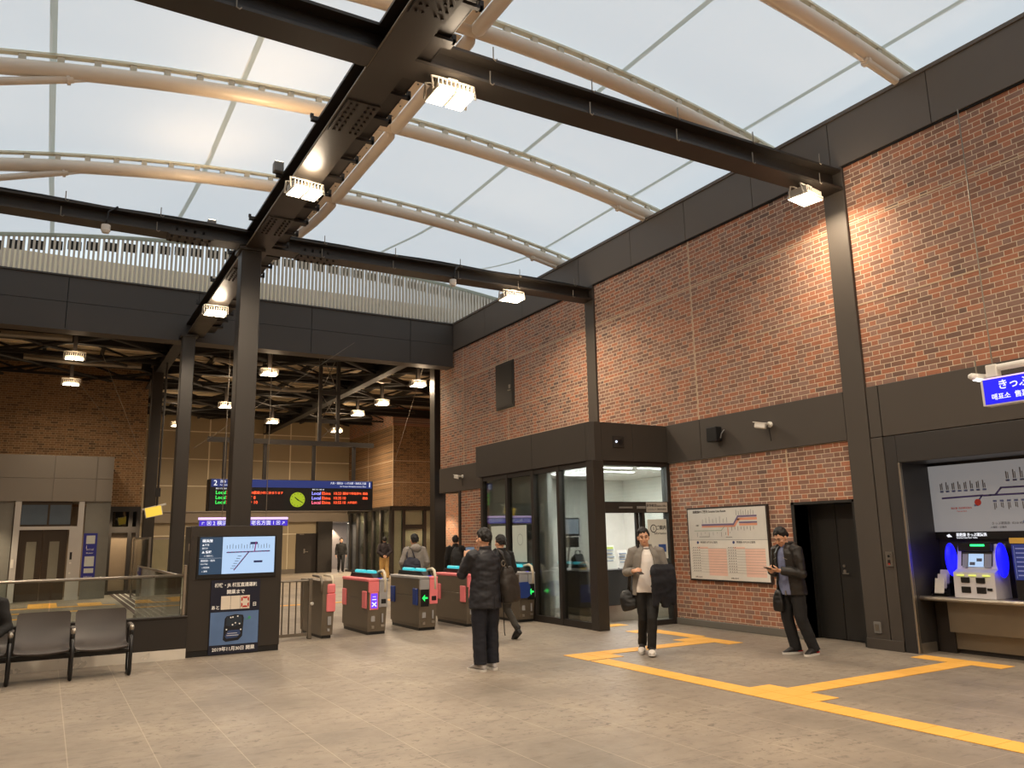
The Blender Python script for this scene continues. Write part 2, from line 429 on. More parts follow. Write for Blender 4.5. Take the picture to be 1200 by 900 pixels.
# far fascia over the gates
b = B()
xs = [-8, -3.2, .0, 2.93, 5.85, 8.76, WX - .06]
for a, c in zip(xs, xs[1:]):
    for z0, z1 in ((6.66, 7.30), (7.31, 7.93)): b.box(a + .008, c - .008, 20.9, 21.1, z0, z1)
b.box(-8, WX - .06, 20.86, 21.4, 7.93, 7.97)
b.box(-8, WX - .06, 20.86, 21.35, 6.62, 6.66)
b.mi = 1; b.box(-8, WX - .06, 20.92, 21.3, 6.66, 7.93)
struct('trim_5', b, [PANEL, JOINT], label='charcoal fascia spanning the hall above the ticket gates')

# lower roof deck beyond, and the far walls
b = B()
b.box(-8, 18, 21.1, 46, 7.78, 7.9)
for k in range(64): b.box(-8, 18, 21.4 + k*.38, 21.55 + k*.38, 7.74, 7.78)
struct('roof_lower', b, DECK)
b = B()
b.box(-8, 12.7, 41, 41.2, 0, 8.4); b.box(12.7, 13.9, 41, 41.2, 2.55, 8.4)
b.mi = 1
for x in [-6.6 + 1.32*i for i in range(15)]:
    b.box(x - .03, x + .03, 40.985, 41, 2.98, 8.3)
    if not 10.9 < x < 12.6: b.box(x - .015, x + .015, 40.985, 41, 0, 2.55)
for z in (6.95, 5.6, 4.3, 1.95): b.box(-8, 12.7 if z < 2 else 13.9, 40.98, 41, z - .024, z + .024)
b.mi = 2; b.box(-8, 13.9, 40.82, 41, 2.55, 3.05); b.mi = 3; b.box(-8, 13.9, 40.75, 41, 3.05, 3.09)
struct('wall_far', b, [BEIGE, mat('pale_panel_joint', rgb(232, 220, 192), .6), mat('grey_beige_lintel', rgb(140, 128, 112), .6), INOX])
b = B(); b.box(12.0, 12.75, 40.6, 41, 0, 2.55); struct('pillar_corridor', b, STEELD)
b = B(); b.box(-8, 10.95, 40.93, 41, 0, .22); struct('baseboard_far', b, INOXD)
b = B()                                             # corridor behind the far wall
b.box(12.4, 12.6, 41.2, 45, 0, 2.6); b.box(12.4, 17, 44.9, 45, 0, 2.6); b.box(12.4, 17, 41.2, 45, 2.55, 2.65)
struct('wall_corridor', b, mat('grey_plaster', rgb(150, 140, 132), .8))
b = B(); b.box(10.98, 12.38, 40.94, 41.0, 0, 1.97, .01); d1 = struct('door_1', b, mat('dark_brown_door', rgb(40, 33, 28), .5)); d1['label'] = 'dark double door in the far beige wall'
b = B(); b.box(11.36, 11.44, 40.90, 40.94, .98, 1.2, .01); b.tube([(11.42, 40.9, 1.05), (11.42, 40.86, 1.05), (11.58, 40.86, 1.05)], .014); obj('door_handle', b, INOX, d1)
b = B()
for x in (11.15, 12.05): b.box(x, x + .22, 40.90, 40.94, 1.9, 1.95, .006)
obj('door_closer', b, INOXD, d1)

# brick block on the far right with glazed shopfront below
b = B()
b.box(13.7, 14, 34.7, 41, 3.1, 6.85); b.box(14, 16, 34.7, 35, 3.1, 6.85)
b.mi = 1
for z in (5.2, 4.2): b.box(13.694, 13.7, 34.7, 41, z - .015, z + .015); b.box(13.7, 16, 34.694, 34.7, z - .015, z + .015)
b.box(13.694, 13.72, 34.68, 34.72, 3.1, 6.85); b.box(13.694, 13.7, 38, 38.03, 3.1, 6.85)
struct('wall_brick_block', b, [BRY, LINE])
b = B(); b.box(15.8, 18, 22, 34.7, 0, 8.35); b.box(13.7, 18, 34.72, 41.2, 6.85, 7.78); b.box(10.3, 16, 21.95, 22.1, 3.6, 8.35); struct('wall_side', b, BRX)
b = B(); b.box(13.75, 16, 34.72, 34.9, 0, 3.1); b.box(13.75, 13.95, 34.9, 41, 0, 3.1); struct('wall_shopfront', b, mat('warm_grey_panel', rgb(206, 192, 166), .5))
b = B()
for y in (34.7, 35.9, 37.0, 38.1, 39.2, 40.3): b.box(13.58, 13.75, y, y + .16, 0, 3.1)
b.box(13.59, 13.75, 34.7, 41, 2.95, 3.09); b.box(13.59, 13.75, 34.7, 41, 0, .1)
for x in (13.6, 14.15, 15.2): b.box(x, x + .14, 34.58, 34.75, 0, 3.1)
b.box(13.6, 16, 34.59, 34.75, 2.9, 3.09); b.box(14.15, 15.34, 34.59, 34.75, 2.05, 2.25)
w1 = struct('window_1', b, STEELD, label='black framed shopfront glazing under the far brick block')
b = B(); b.box(13.64, 13.66, 34.8, 41, .1, 2.95); b.box(13.7, 16, 34.66, 34.68, .1, 2.9); obj('pane', b, GLASS, w1)

# column at the end of the right wall and the opening beside it
b = B(); b.box(10.12, 10.5, 22.2, 22.55, 0, 8.3, .01); struct('column_wall_end', b, STEEL)
b = B()
b.box(11.8, 12, 16, 22, 0, 3); b.box(10.3, 12, 16, 21.95, 2.94, 3.1)
struct('wall_niche', b, mat('brown_beige_panel', rgb(150, 126, 92), .55))
b = B()
for y in (19.2, 20.3, 21.3, 21.9): b.box(11.7, 11.8, y, y + .14, 0, 2.9)
b.box(11.71, 11.8, 16.2, 22, 2.5, 2.89); b.box(10.16, 10.36, 20.55, 20.66, 0, 2.94)
struct('door_2', b, STEELD, label='dark framed doorway through the end of the right wall')

# double door in the brick wall
b = B(); b.box(WX - .01, WX + .45, 8.74, 8.80, 0, 2.08); b.box(WX - .01, WX + .45, 7.62, 7.68, 0, 2.08); b.box(WX - .01, WX + .45, 7.62, 8.8, 2.04, 2.08)
b.box(WX + .36, WX + .42, 7.68, 8.27, .01, 2.04, .006); b.box(WX + .36, WX + .42, 8.28, 8.74, .01, 2.04, .006); b.box(WX + .43, WX + .47, 7.6, 8.8, 0, 2.1)
d3 = struct('door_3', b, mat('black_door_paint', rgb(34, 33, 31), .45, 0, .05, 3), label='black double door recessed in the right brick wall')
b = B(); b.cyl((WX + .35, 8.19, 1.02), (WX + .36, 8.19, 1.02), .026); b.tube([(WX + .36, 8.19, .99), (WX + .31, 8.19, .99), (WX + .305, 8.08, .99)], .011)
b.cyl((WX + .34, 8.19, 1.1), (WX + .36, 8.19, 1.1), .02); obj('door_handle', b, INOX, d3)
b = B(); P = Panel((WX + .36, 8.0, 1.5), (0, -1, 0)); P.text(b, '倉庫', .05, .16, .0); obj('lettering', b, GREYP, d3)

# hatch high in the brick wall
b = B(); b.box(WX - .03, WX + .02, 17.40, 18.36, 4.93, 6.17, .008); b.box(WX - .045, WX - .03, 17.46, 18.3, 4.99, 6.11, .004)
d4 = struct('door_4', b, STEEL, label='dark maintenance hatch high in the right brick wall')
b = B(); b.box(WX - .075, WX - .045, 17.52, 17.6, 5.42, 5.52, .008); b.box(WX - .09, WX - .045, 17.5, 17.62, 5.36, 5.385); obj('door_handle', b, INOX, d4)

# left: brick wall, lift box and doors beyond the balustrade
b = B(); b.box(-8, 2.72, 30, 30.3, 2.87, 8.35)
b.mi = 1
for z in (4.4, 5.5): b.box(-8, 2.72, 29.995, 30, z - .014, z + .014)
b.box(.28, .31, 29.995, 30, 4.4, 8.3)
struct('wall_brick_left', b, [BRY, mat('warm_joint', rgb(150, 116, 80), .7)])
b = B(); b.box(-8, 2.72, 30.05, 30.3, 0, 2.87); struct('wall_under_left', b, mat('taupe_panel', rgb(132, 116, 96), .5))
b = B()
for x in (1.42, 1.75, 2.36, 2.6): b.box(x, x + .12, 29.9, 30.05, 0, 2.87)
b.box(1.42, 2.72, 29.907, 30.05, 2.0, 2.2); b.box(1.42, 2.72, 29.907, 30.05, 2.7, 2.87); b.box(1.42, 2.72, 29.907, 30.05, 0, .12)
w2 = struct('window_2', b, STEELD, label='dark framed glazed door under the left brick wall')
b = B(); b.box(1.45, 2.7, 29.97, 29.99, 2.2, 2.7); obj('pane', b, GLASSD, w2)
# ------------------------------------------------------------------ membrane roof
def arch_z(x, y):
    """underside of the membrane"""
    z0 = 8.90 - .0175*(x - 4.65)**2
    if y <= 15.2: return z0
    t = min(1, (y - 15.2) / 5.8); t = t*t*(3 - 2*t)
    return z0*(1 - t) + (9.42 - .0115*(x - 5.8)**2)*t
b = B(); n0 = 0
XS = [-3.4 + i*.4 for i in range(41)]; YS = [-7 + i*.7 for i in range(41)]
grid = [[b.bm.verts.new((x, y, arch_z(x, y) + .012*math.sin((y - 2.6)/3.25*2*PI))) for x in XS] for y in YS]
for j in range(len(YS) - 1):
    for i in range(len(XS) - 1): b.bm.faces.new([grid[j][i], grid[j][i+1], grid[j+1][i+1], grid[j+1][i]])
o = obj('ceiling', b, MEMB, smooth=True); o['kind'] = 'structure'; o['label'] = 'white translucent membrane roof'
for k, x in enumerate((-3.0, -.44, 2.13, 7.27, 9.84)):
    b = B(); L = []
    for y in YS: 
        z = arch_z(x, y) - .012; L.append((y, z))
    vv = [(b.bm.verts.new((x - .045, y, z)), b.bm.verts.new((x + .045, y, z))) for y, z in L]
    for p, q in zip(vv, vv[1:]): b.bm.faces.new([p[0], p[1], q[1], q[0]])
    o = obj('trim_%d' % (6 + k), b, SEAM); o['kind'] = 'structure'; o['label'] = 'grey welded seam of the membrane roof'
b = B(); b.box(-8, -3.35, -7, 21.4, 8.2, 8.3); o = obj('ceiling_side', b, CEIL); o['kind'] = 'structure'

RAILM = mat('pale_clamp_rail', rgb(226, 222, 200), .5); RAILD = mat('rail_bracket_grey', rgb(196, 186, 164), .5)
def arch(y, label, xa=-3.2, xb=11.2):
    t = thing('roof_arch', label, 'roof arch', (4.65, y, 8.66), 'roof arches')
    X = [xa + (xb - xa)*i/40 for i in range(41)]
    off = lambda x: arch_z(x, y)
    b = B(); b.tube([(x, y, off(x) - .26) for x in X], .115, 14); obj('arch_tube', b, TUBE, t, smooth=True)
    b = B(); b.rings([[(x, y - .05, off(x) - .055), (x, y + .05, off(x) - .055), (x, y + .05, off(x) - .02), (x, y - .05, off(x) - .02)] for x in X])
    obj('clamp_rail', b, RAILM, t)
    b = B()
    x = xa + .1
    while x < xb:
        z = off(x); b.obox((x, y, z - .105), (.09, .07, .10)); x += .46
    o = obj('rail_bracket', b, RAILD, t); o['kind'] = 'stuff'
    for sx, x0, x1 in ((1, 9.30, 10.13), (-1, -.05, -2.7)):
        b = B(); z0 = off(x0) - .36; b.cyl((x0 + sx*.12, y, z0 - .03), (x1, y, z0 - .17 if sx > 0 else z0 - .85), .055, 12)
        b.cyl((x0 + sx*.16, y, z0 - .05), (x0 + sx*.20, y, z0 - .06), .075, 12)
        b.yprism([(x0 - sx*.25, off(x0 - sx*.25) - .34), (x0 + sx*.2, z0 - .03), (x0 + sx*.2, z0 - .10), (x0 + sx*.05, z0 - .05)], y - .02, y + .02)
        obj('strut', b, TUBE, t)
arch(15.2, 'cream tubular roof arch nearest to the white louvre screen')
arch(11.9, 'cream tubular roof arch crossing between the two black cross beams, lamp glint on it')
arch(8.85, 'cream tubular roof arch just beyond the near black cross beam')
arch(6.2, 'cream tubular roof arch nearest to the viewer, seen at upper right')
AY = [-7, -3.4, -.2, 3.0, 6.15, 8.85, 11.9, 15.2, 20.9]
t = thing('ridge_tube', 'long cream ridge tube running along the crown of the membrane roof', 'roof tube', (4.65, 9, 8.6))
for a, c in zip(AY[2:], AY[3:]):
    b = B(); P = [(4.65, a + .17 + (c - a - .3)*k/8, arch_z(4.65, a + (c - a)*k/8) - .34) for k in range(9)]
    b.capsule(P, .10, 14); obj('tube', b, TUBE, t, smooth=True)
    b = B(); b.rings([[(4.34, p[1], p[2] + .03), (4.54, p[1], p[2] + .03), (4.54, p[1], p[2] + .05), (4.34, p[1], p[2] + .05)] for p in P])
    pl = obj('bolt_plate', b, TUBE, t)
    b = B(); y = a + .4
    while y < c - .2:
        z = arch_z(4.65, a + (c - a)*min(1, max(0, (y - a - .17)/(c - a - .3)))) - .34
        b.cyl((4.40, y, z + .018), (4.40, y, z + .032), .016, 8); b.cyl((4.47, y + .08, z + .018), (4.47, y + .08, z + .032), .016, 8); y += .36
    o = obj('bolt', b, GREYP, pl); o['kind'] = 'stuff'

# louvre screen above the far fascia
b = B(); x = -3.2
while x < 12.6:
    z = 9.42 - .0115*(x - 5.8)**2 - .05
    b.box(x, x + .052, 20.98, 21.08, 7.95, z); x += .104
b.mi = 1
b.rings([[(x, 20.93, 9.42 - .0115*(x - 5.8)**2 - .08), (x, 21.02, 9.42 - .0115*(x - 5.8)**2 - .08), (x, 21.02, 9.42 - .0115*(x - 5.8)**2), (x, 20.93, 9.42 - .0115*(x - 5.8)**2)] for x in [-3.2 + i*.8 for i in range(21)]])
o = obj('louvre_screen', b, [mat('cream_louvre', rgb(205, 194, 176), .55), SEAM]); tag(o, 'white vertical louvre screen filling the arch above the far fascia', 'louvre screen')
b = B(); b.box(-12, 20, 24.5, 24.7, 8.4, 9.6); o = obj('wall_parapet', b, mat('beige_parapet', rgb(196, 178, 148), .7)); o['kind'] = 'structure'
b = B()
for k in range(39):
    xx = -2.9 + k*.4; zz = 9.42 - .0115*(xx + .12 - 5.8)**2; b.box(xx, xx + .3, 21.14, 21.18, zz - .34, zz - .12)
o = obj('trim_12', b, STEEL); o['kind'] = 'structure'; o['label'] = 'dark clips behind the louvre screen'

# ------------------------------------------------------------------ steel frame of the hall
def splice(b, c, axis, w=.62, n=5):
    """bolt pattern on both sides and below"""
    pass
def hook(b, p):
    b.tube([V(p) + V((0,0,.12)), V(p), V(p) + V((.0, 0, -.03)), V(p) + V((.03, 0, -.045)), V(p) + V((.05, 0, -.02))], .008, 6)
def cross_beam(y, label, z0, h, plates=True):
    t = thing('cross_beam', label, 'steel beam', (2.8, y, z0), 'cross beams of the hall')
    b = B(); b.ibeam((-8, y, z0), (10.14, y, z0), .36, h, .035, .04); obj('girder', b, STEEL, t)
    for x in (1.75, 3.95) if plates else ():
        b = B(); b.box(x - .3, x + .3, y - .035, y + .035, z0 + .08, z0 + h - .08); b.box(x - .36, x + .36, y - .18, y + .18, z0 - .022, z0); pl = obj('splice_plate', b, STEEL, t)
        b = B()
        for i in range(4):
            for j in range(3):
                for s in (-1, 1): b.cyl((x - .22 + i*.145, y + s*.035, z0 + .14 + j*(h - .28)/2), (x - .22 + i*.145, y + s*.06, z0 + .14 + j*(h - .28)/2), .02, 6)
        for i in range(6):
            for s in (-.11, .11): b.cyl((x - .3 + i*.12, y + s, z0 - .022), (x - .3 + i*.12, y + s, z0 - .05), .022, 6)
        o = obj('bolt', b, STEELD, pl); o['kind'] = 'stuff'
    b = B()
    for k in range(10):
        x = -3 + k*1.4
        if abs(x - 2.8) > .3: hook(b, (x, y - .20, z0 + .02)); hook(b, (x + .05, y - .19, z0 + h + .02))
    o = obj('hook', b, INOXD, t); o['kind'] = 'stuff'
    for r, dz, ph in ((.022, .03, 0), (.018, .07, 1), (.016, .05, 2)):
        b = B(); b.tube([(x*.5 - 8, y + .06 - ph*.06, z0 + h + dz + .012*math.sin(x*1.3 + ph)) for x in range(37)], r, 6); obj('cable', b, BLACK, t)
    return t
cross_beam(7.43, 'near black cross beam with three cables, running from upper left to the right wall', 6.75, .33, False)
cross_beam(13.95, 'far black cross beam resting on the front centre column above the kiosk', 6.78, .27)

t = thing('long_beam', 'black long beam running away over the centre columns, edged with black clips', 'steel beam', (2.88, 13.95, 6.75))
b = B(); b.ibeam((2.88, -7, 6.745), (2.86, 20.88, 6.745), .41, .34, .035, .05); obj('girder', b, STEEL, t)
b = B(); b.box(3.10, 3.30, -7, 20.7, 6.86, 6.89); b.box(3.10, 3.12, -7, 20.7, 6.86, 6.94); b.box(3.29, 3.31, -7, 20.7, 6.86, 6.94); obj('cable_tray', b, STEELD, t)
b = B()
for i, y in enumerate([y*.62 for y in range(-4, 33)]):
    b.box(2.98, 3.36, y, y + (.05 if i % 3 else .14), 6.80, 6.84); b.box(3.33, 3.37, y, y + .05, 6.80, 6.90)
    if i % 3 == 1: b.box(2.58, 2.70, y + .2, y + .26, 7.04, 7.10); b.box(2.57, 2.61, y + .21, y + .25, 7.09, 7.14)
o = obj('clip', b, STEELD, t); o['kind'] = 'stuff'
for ys in (6.1, 8.7, 12.6, 15.4):
    b = B(); b.box(2.68, 3.08, ys - .4, ys + .4, 6.725, 6.745); pl = obj('splice_plate', b, STEEL, t)
    b = B()
    for i in range(7):
        for s in (-.14, -.07, .07, .14): b.cyl((2.88 + s, ys - .33 + i*.11, 6.725), (2.88 + s, ys - .33 + i*.11, 6.705), .018, 6)
    o = obj('bolt', b, STEELD, pl); o['kind'] = 'stuff'
b = B(); b.tube([(2.66, -7, 6.76), (2.66, 20.8, 6.76)], .014, 6); obj('conduit', b, INOXD, t)

def column(x, y, w, z1, label, bare=False):
    t = thing('column', label, 'steel column', (x, y, 0), 'steel columns')
    b = B(); b.box(x - w/2, x + w/2, y - w/2, y + w/2, 0, z1, .012); obj('shaft', b, STEEL, t)
    b = B(); b.box(x - w/2 - .05, x + w/2 + .05, y - w/2 - .05, y + w/2 + .05, z1 - .05, z1); obj('cap_plate', b, STEEL, t)
    b = B(); b.box(x - w/2 - .02, x + w/2 + .02, y - w/2 - .02, y + w/2 + .02, 0, .12, .005); obj('base_trim', b, INOXD, t)
    return t
column(2.765, 13.97, .34, 6.74, 'dark steel column behind the information kiosk')
column(2.70, 20.70, .30, 6.72, 'dark steel column under the far fascia, second from the viewer')
column(2.68, 27.0, .32, 7.2, 'dark steel column beyond the fascia beside the left brick wall')

# posts of the lattice mast near the gates
t = thing('hanging_lattice_mast', 'slim twin-post lattice mast with round rungs hanging under the lower roof', 'mast', (7.3, 24, 4.6))
for x in (7.05, 7.62): 
    b = B(); b.box(x - .05, x + .05, 23.95, 24.05, 4.6, 7.74); obj('post', b, STEEL, t)
for z in (5.25, 6.15):
    b = B(); b.box(7.05, 7.62, 23.97, 24.03, z - .06, z + .06); obj('rung', b, STEEL, t)
b = B()
for z0, z1 in ((4.7, 5.2), (5.3, 6.1), (6.2, 7.4)):
    b.cyl((7.08, 24, z0), (7.6, 24, z1), .012, 6); b.cyl((7.6, 24, z0), (7.08, 24, z1), .012, 6)
obj('brace', b, INOXD, t)

# lower roof steelwork
ROOFK = mat('roof_black_steel', rgb(22, 19, 17), .6, 0, .1, 3)
def lower_beam(name, label, p0, p1, w, h, group):
    b = B(); b.ibeam(p0, p1, w, h, .03, .03); o = obj(name, b, ROOFK); tag(o, label, 'steel beam', group); return o
rows = [22.0, 25.0, 28.0, 31.2, 34.4, 37.6]
names = ['directly behind the far fascia', 'second behind the far fascia', 'third behind the far fascia', 'above the left brick wall', 'fifth behind the far fascia', 'last before the far beige wall']
for y, nm in zip(rows, names):
    lower_beam('roof_beam', 'black roof beam across the lower roof, ' + nm, (-8, y, 7.22), (15.8, y, 7.22), .25, .36, 'black beams of the lower roof')
for x, nm in ((-3.7, 'far left of the hall'), (2.75, 'over the centre columns'), (9.3, 'right of the lattice mast')):
    lower_beam('roof_girder', 'black girder running away under the lower roof, ' + nm, (x, 21.4, 6.95), (x, 41, 6.95), .3, .5, 'black girders of the lower roof')
t = thing('roof_bracing', 'web of black diagonal braces under the lower roof', 'bracing', (3, 30, 7.2))
for k in range(len(rows) - 1):
    y0, y1 = rows[k], rows[k+1]
    for x0, x1 in ((-3.6, -.5), (-.5, 2.7), (2.8, 6.0), (6.0, 9.2), (9.4, 12.5)):
        b = B(); b.cyl((x0, y0, 7.14), (x1, y1, 7.14), .05, 8); b.cyl((x1, y0, 7.14), (x0, y1, 7.14), .05, 8); obj('brace', b, ROOFK, t)
for x in (-2.1, -.5, 1.1, 4.4, 6.0, 7.6, 11.0, 12.6):
    b = B(); b.box(x - .05, x + .05, 21.5, 40.9, 7.58, 7.74); obj('purlin', b, ROOFK, t)
for y in (23.5, 26.5, 29.6, 32.8, 36):
    b = B()
    for x0 in range(-4, 13, 3): b.cyl((x0, y, 7.2), (x0 + 1.5, y, 7.7), .035, 6); b.cyl((x0 + 1.5, y, 7.7), (x0 + 3, y, 7.2), .035, 6)
    b.box(-4, 14, y - .04, y + .04, 7.14, 7.22); obj('truss', b, ROOFK, t)
for x0, x1, y in ((-3.5, .2, 24), (-1, 2.2, 27), (4, 5.5, 25), (5.8, 8.2, 29), (9.5, 10.2, 26), (3.2, 4.6, 33)):
    b = B(); b.tube([(x0, y, 7.15), ((x0+x1)/2, y + .1, 7.12), (x1, y + .2, 7.18)], .09, 10); obj('duct', b, INOXD, t)
for k, (p0, p1, lab) in enumerate((((.9, 24, 6.9), (2.4, 26.6, 4.1), 'thin steel cable slanting from a left lamp down to the dark column'), ((.4, 27, 6.6), (2.4, 26.8, 4.0), 'thinner slanting cable below and left of its neighbour'),
                     ((6.6, 19.5, 6.7), (2.95, 20.6, 3.9), 'thin cable slanting from the fascia across the gates'), ((9.9, 22.6, 6.9), (11.9, 30, 4.6), 'thin cable slanting in front of the right brick block'))):
    b = B(); b.cyl(p0, p1, .006, 6); o = obj('stay_cable', b, INOXD); tag(o, lab, 'cable', 'stay cables')  # slanting stay cable under tension

# ------------------------------------------------------------------ floodlights
LENS = emit('lamp_lens', (1, .86, .62, 1), 9)
LAMPG = mat('lamp_grey_casting', rgb(190, 184, 172), .45)
def lamp_thing(loc, label, group, rz=0, s=1.0, top=None, watt=90, spread=True):
    t = thing('floodlight', label, 'floodlight', loc, group, rz)
    b = B()
    for sx in (-1, 1): b.box(sx*.115 - .108, sx*.115 + .108, -.17, .17, .0, .055, .012)
    for k in range(9): b.box(-.2 + k*.05 - .006, -.2 + k*.05 + .006, -.15, .15, .055, .13)
    o = obj('housing', b, LAMPG, t, local=True)
    b = B()
    for sx in (-1, 1): b.box(sx*.115 - .098, sx*.115 + .098, -.155, .155, -.006, .0)
    obj('lens', b, LENS, t, local=True)
    b = B(); b.tube([(-.25, -.12, .0), (-.25, -.08, .17), (-.17, -.07, .18), (.17, -.07, .18), (.25, -.08, .17), (.25, -.12, .0)], .013, 8); b.tube([(-.25, .12, .0), (-.25, .08, .17), (-.17, .07, .18), (.17, .07, .18), (.25, .08, .17), (.25, .12, .0)], .013, 8); b.box(-.06, .06, -.09, .09, .165, .195); obj('yoke', b, LAMPG, t, local=True)
    if top:
        b = B(); b.box(-.05, .05, -.06, .06, .16, top); obj('mount', b, STEELD, t, local=True)
    t.scale = (s, s, s)
    la = bpy.data.lights.new('flood', 'AREA'); la.shape = 'RECTANGLE'; la.size = .44*s; la.size_y = .32*s; la.energy = watt; la.color = (1, .79, .56); la.spread = math.radians(165)
    lo = bpy.data.objects.new('flood', la); COL.objects.link(lo); lo.location = V(loc) + V((0, 0, -.02))
    if group == GL:
        la = bpy.data.lights.new('spill_fill', 'POINT'); la.energy = watt*.24; la.specular_factor = .15; la.color = (1, .80, .58); la.shadow_soft_size = .15; lo = bpy.data.objects.new('spill_fill', la); COL.objects.link(lo); lo.location = V(loc) + V((0, -.38, .03))  # added point light by each hall lamp, lifts upper walls and beams
    return t
GL = 'floodlights under the hall beams'
lamp_thing((3.585, 7.44, 6.53), 'lit floodlight under the near cross beam, left of the two there', GL, .0, 1.05, .2, 120)
lamp_thing((2.85, 10.76, 6.56), 'lit floodlight under the long beam between the two cross beams', GL, .12, 1., .18, 120)
lamp_thing((2.84, 17.8, 6.56), 'lit floodlight under the long beam just beyond the front centre column', GL, .0, 1, .18, 120)
lamp_thing((9.50, 7.44, 6.53), 'lit floodlight beside the right pilaster throwing light on the bricks', GL, .15, 1., .2, 60)
lamp_thing((8.14, 13.93, 6.55), 'lit floodlight under the right half of the far cross beam', GL, .0, 1., .22, 130)
for x, y, lab in ((3.6, 1.0, 'floodlight under the beam overhead behind the viewer, left'), (9.5, 1.0, 'floodlight under the beam overhead behind the viewer, right'), (-2.6, 7.44, 'floodlight under the near cross beam out to the left'), (-2.6, 13.93, 'floodlight under the far cross beam out to the left'), (6.5, 1.0, 'floodlight under the beam overhead behind the viewer, middle'), (3.6, -4., 'floodlight of the entrance bay behind the viewer, left'), (8.5, -4., 'floodlight of the entrance bay behind the viewer, right')):
    lamp_thing((x, y, 6.53), lab, GL, 0, 1, .2, 130)  # unseen floodlights added to brighten the hall walls
GF = 'floodlights under the lower roof'
for x, y, z, wt, lab in ((.28, 23.6, 6.5, 12, 'upper of the two lit floodlights at the left under the lower roof'), (.29, 27.3, 6.45, 12, 'lower of the two lit floodlights at the left under the lower roof'),
    (5.35, 30.2, 6.5, 30, 'lit floodlight seen between the two centre columns'), (5.32, 23.4, 6.45, 30, 'lit floodlight just right of the front centre column near the fascia'),
    (7.85, 33.6, 6.5, 30, 'lit floodlight right of the front centre column, lower of the pair there'), (10.4, 30.2, 6.5, 50, 'third lit floodlight left of the right wall end'),
    (10.25, 27.1, 6.45, 40, 'second lit floodlight left of the right wall end'), (9.95, 23.1, 6.42, 40, 'lit floodlight nearest to the brick corner of the right wall'),
    (11.2, 35.4, 6.5, 70, 'farthest lit floodlight, under the lattice mast'), (4.45, 36, 6.5, 30, 'small lit floodlight peeking out left of the second column')):
    lamp_thing((x, y, z), lab, GF, 0, 1., .74, wt*3.2)
    la = bpy.data.lights.new('spill_fill', 'POINT'); la.energy = wt*.9; la.color = (1, .74, .48); la.shadow_soft_size = .12; lo = bpy.data.objects.new('spill_fill', la); COL.objects.link(lo); lo.location = (x, y - .3, z + .02)  # added point light beside the lamp, brightens deck and trusses
# uplights on the beams
def uplight(x, y, z, label):
    t = thing('uplight', label, 'uplight', (x, y, z), 'uplights on the beams')
    b = B(); b.box(x - .07, x + .07, y - .07, y + .07, z, z + .16, .01); obj('housing', b, GREYP, t)
    b = B(); b.box(x - .055, x + .055, y - .055, y + .055, z + .16, z + .166); obj('lens', b, LENS, t)
    la = bpy.data.lights.new('up', 'SPOT'); la.energy = 85; la.color = (1, .70, .42); la.spot_size = math.radians(165); la.spot_blend = 1; la.shadow_soft_size = .06
    lo = bpy.data.objects.new('up', la); COL.objects.link(lo); lo.location = (x, y, z + .2); lo.rotation_euler = (PI, 0, 0)
uplight(2.60, 11.35, 7.09, 'grey uplight box on the left edge of the long beam')
uplight(1.9, 7.55, 7.09, 'uplight on top of the near cross beam left of the crossing')
uplight(2.1, 14.05, 7.06, 'uplight on top of the far cross beam near the front column')
# smoke detector and siren on the far cross beam
t = thing('beam_sensor', 'round cream sensor under the left half of the far cross beam', 'sensor', (.45, 13.8, 6.6), 'beam sensors')
b = B(); b.cyl((.45, 13.8, 6.64), (.45, 13.8, 6.74), .07, 16); b.cyl((.45, 13.8, 6.61), (.45, 13.8, 6.64), .055, 16); obj('cap', b, WHITE, t, smooth=40)
b = B(); b.tube([(.45, 13.8, 6.74), (.45, 13.74, 6.8), (.47, 13.73, 6.95), (.6, 13.76, 7.07)], .015, 8); obj('cable', b, BLACK, t)
dup(t, (6.7, 13.8, 6.6), 'round cream sensor under the right half of the far cross beam')
# ------------------------------------------------------------------ tactile paving
def tactile_mat():
    m = bpy.data.materials.new('yellow_tactile'); n = N(m); co = n.coord()
    sp = n.new('ShaderNodeSeparateXYZ'); n.t.links.new(co, sp.inputs[0])
    fx = n.m('PINGPONG', n.m('ADD', sp.outputs[0], 20.), .0375); fy = n.m('PINGPONG', n.m('ADD', sp.outputs[1], 20.), .0375)
    h = n.m('MULTIPLY', fx, fy)
    f = n.noise(3, 3, co)
    c = n.mix(f, rgb(226, 166, 70), rgb(240, 186, 96))
    n.pbr(c, .6, 0, n.bump(h, 1.0, .25), .3); return m
TACT = tactile_mat()
b = B(); Z = .006
def tiles(x0, x1, y0, y1):
    nx = max(1, round((x1 - x0)/.3)); ny = max(1, round((y1 - y0)/.3)); g = .0025
    for i in range(nx):
        for j in range(ny):
            b.box(x0 + (x1-x0)*i/nx + g, x0 + (x1-x0)*(i+1)/nx - g, y0 + (y1-y0)*j/ny + g, y0 + (y1-y0)*(j+1)/ny - g, .001, Z)
tiles(6.35, 6.65, -2.0, 5.6); tiles(6.35, 6.95, 5.6, 6.5); tiles(6.35, 6.65, 6.5, 9.0); tiles(6.35, 6.95, 9.05, 9.65)
tiles(6.95, 8.9, 9.35, 9.65); tiles(8.9, 9.2, 9.05, 9.95); tiles(8.6, 8.9, 9.65, 9.95); tiles(9.0, 9.3, 9.95, 11.0)
tiles(8.72, 9.3, 11.0, 11.3); tiles(6.95, 9.82, 5.95, 6.25); tiles(9.82, 10.12, 5.6, 6.75); tiles(8.75, 9.35, 12.0, 12.3); tiles(8.55, 8.7, 12.0, 15.5)
o = obj('tactile_path', b, TACT); tag(o, 'yellow tactile guide path from the office door past the ticket counter', 'tactile paving')
b = B()
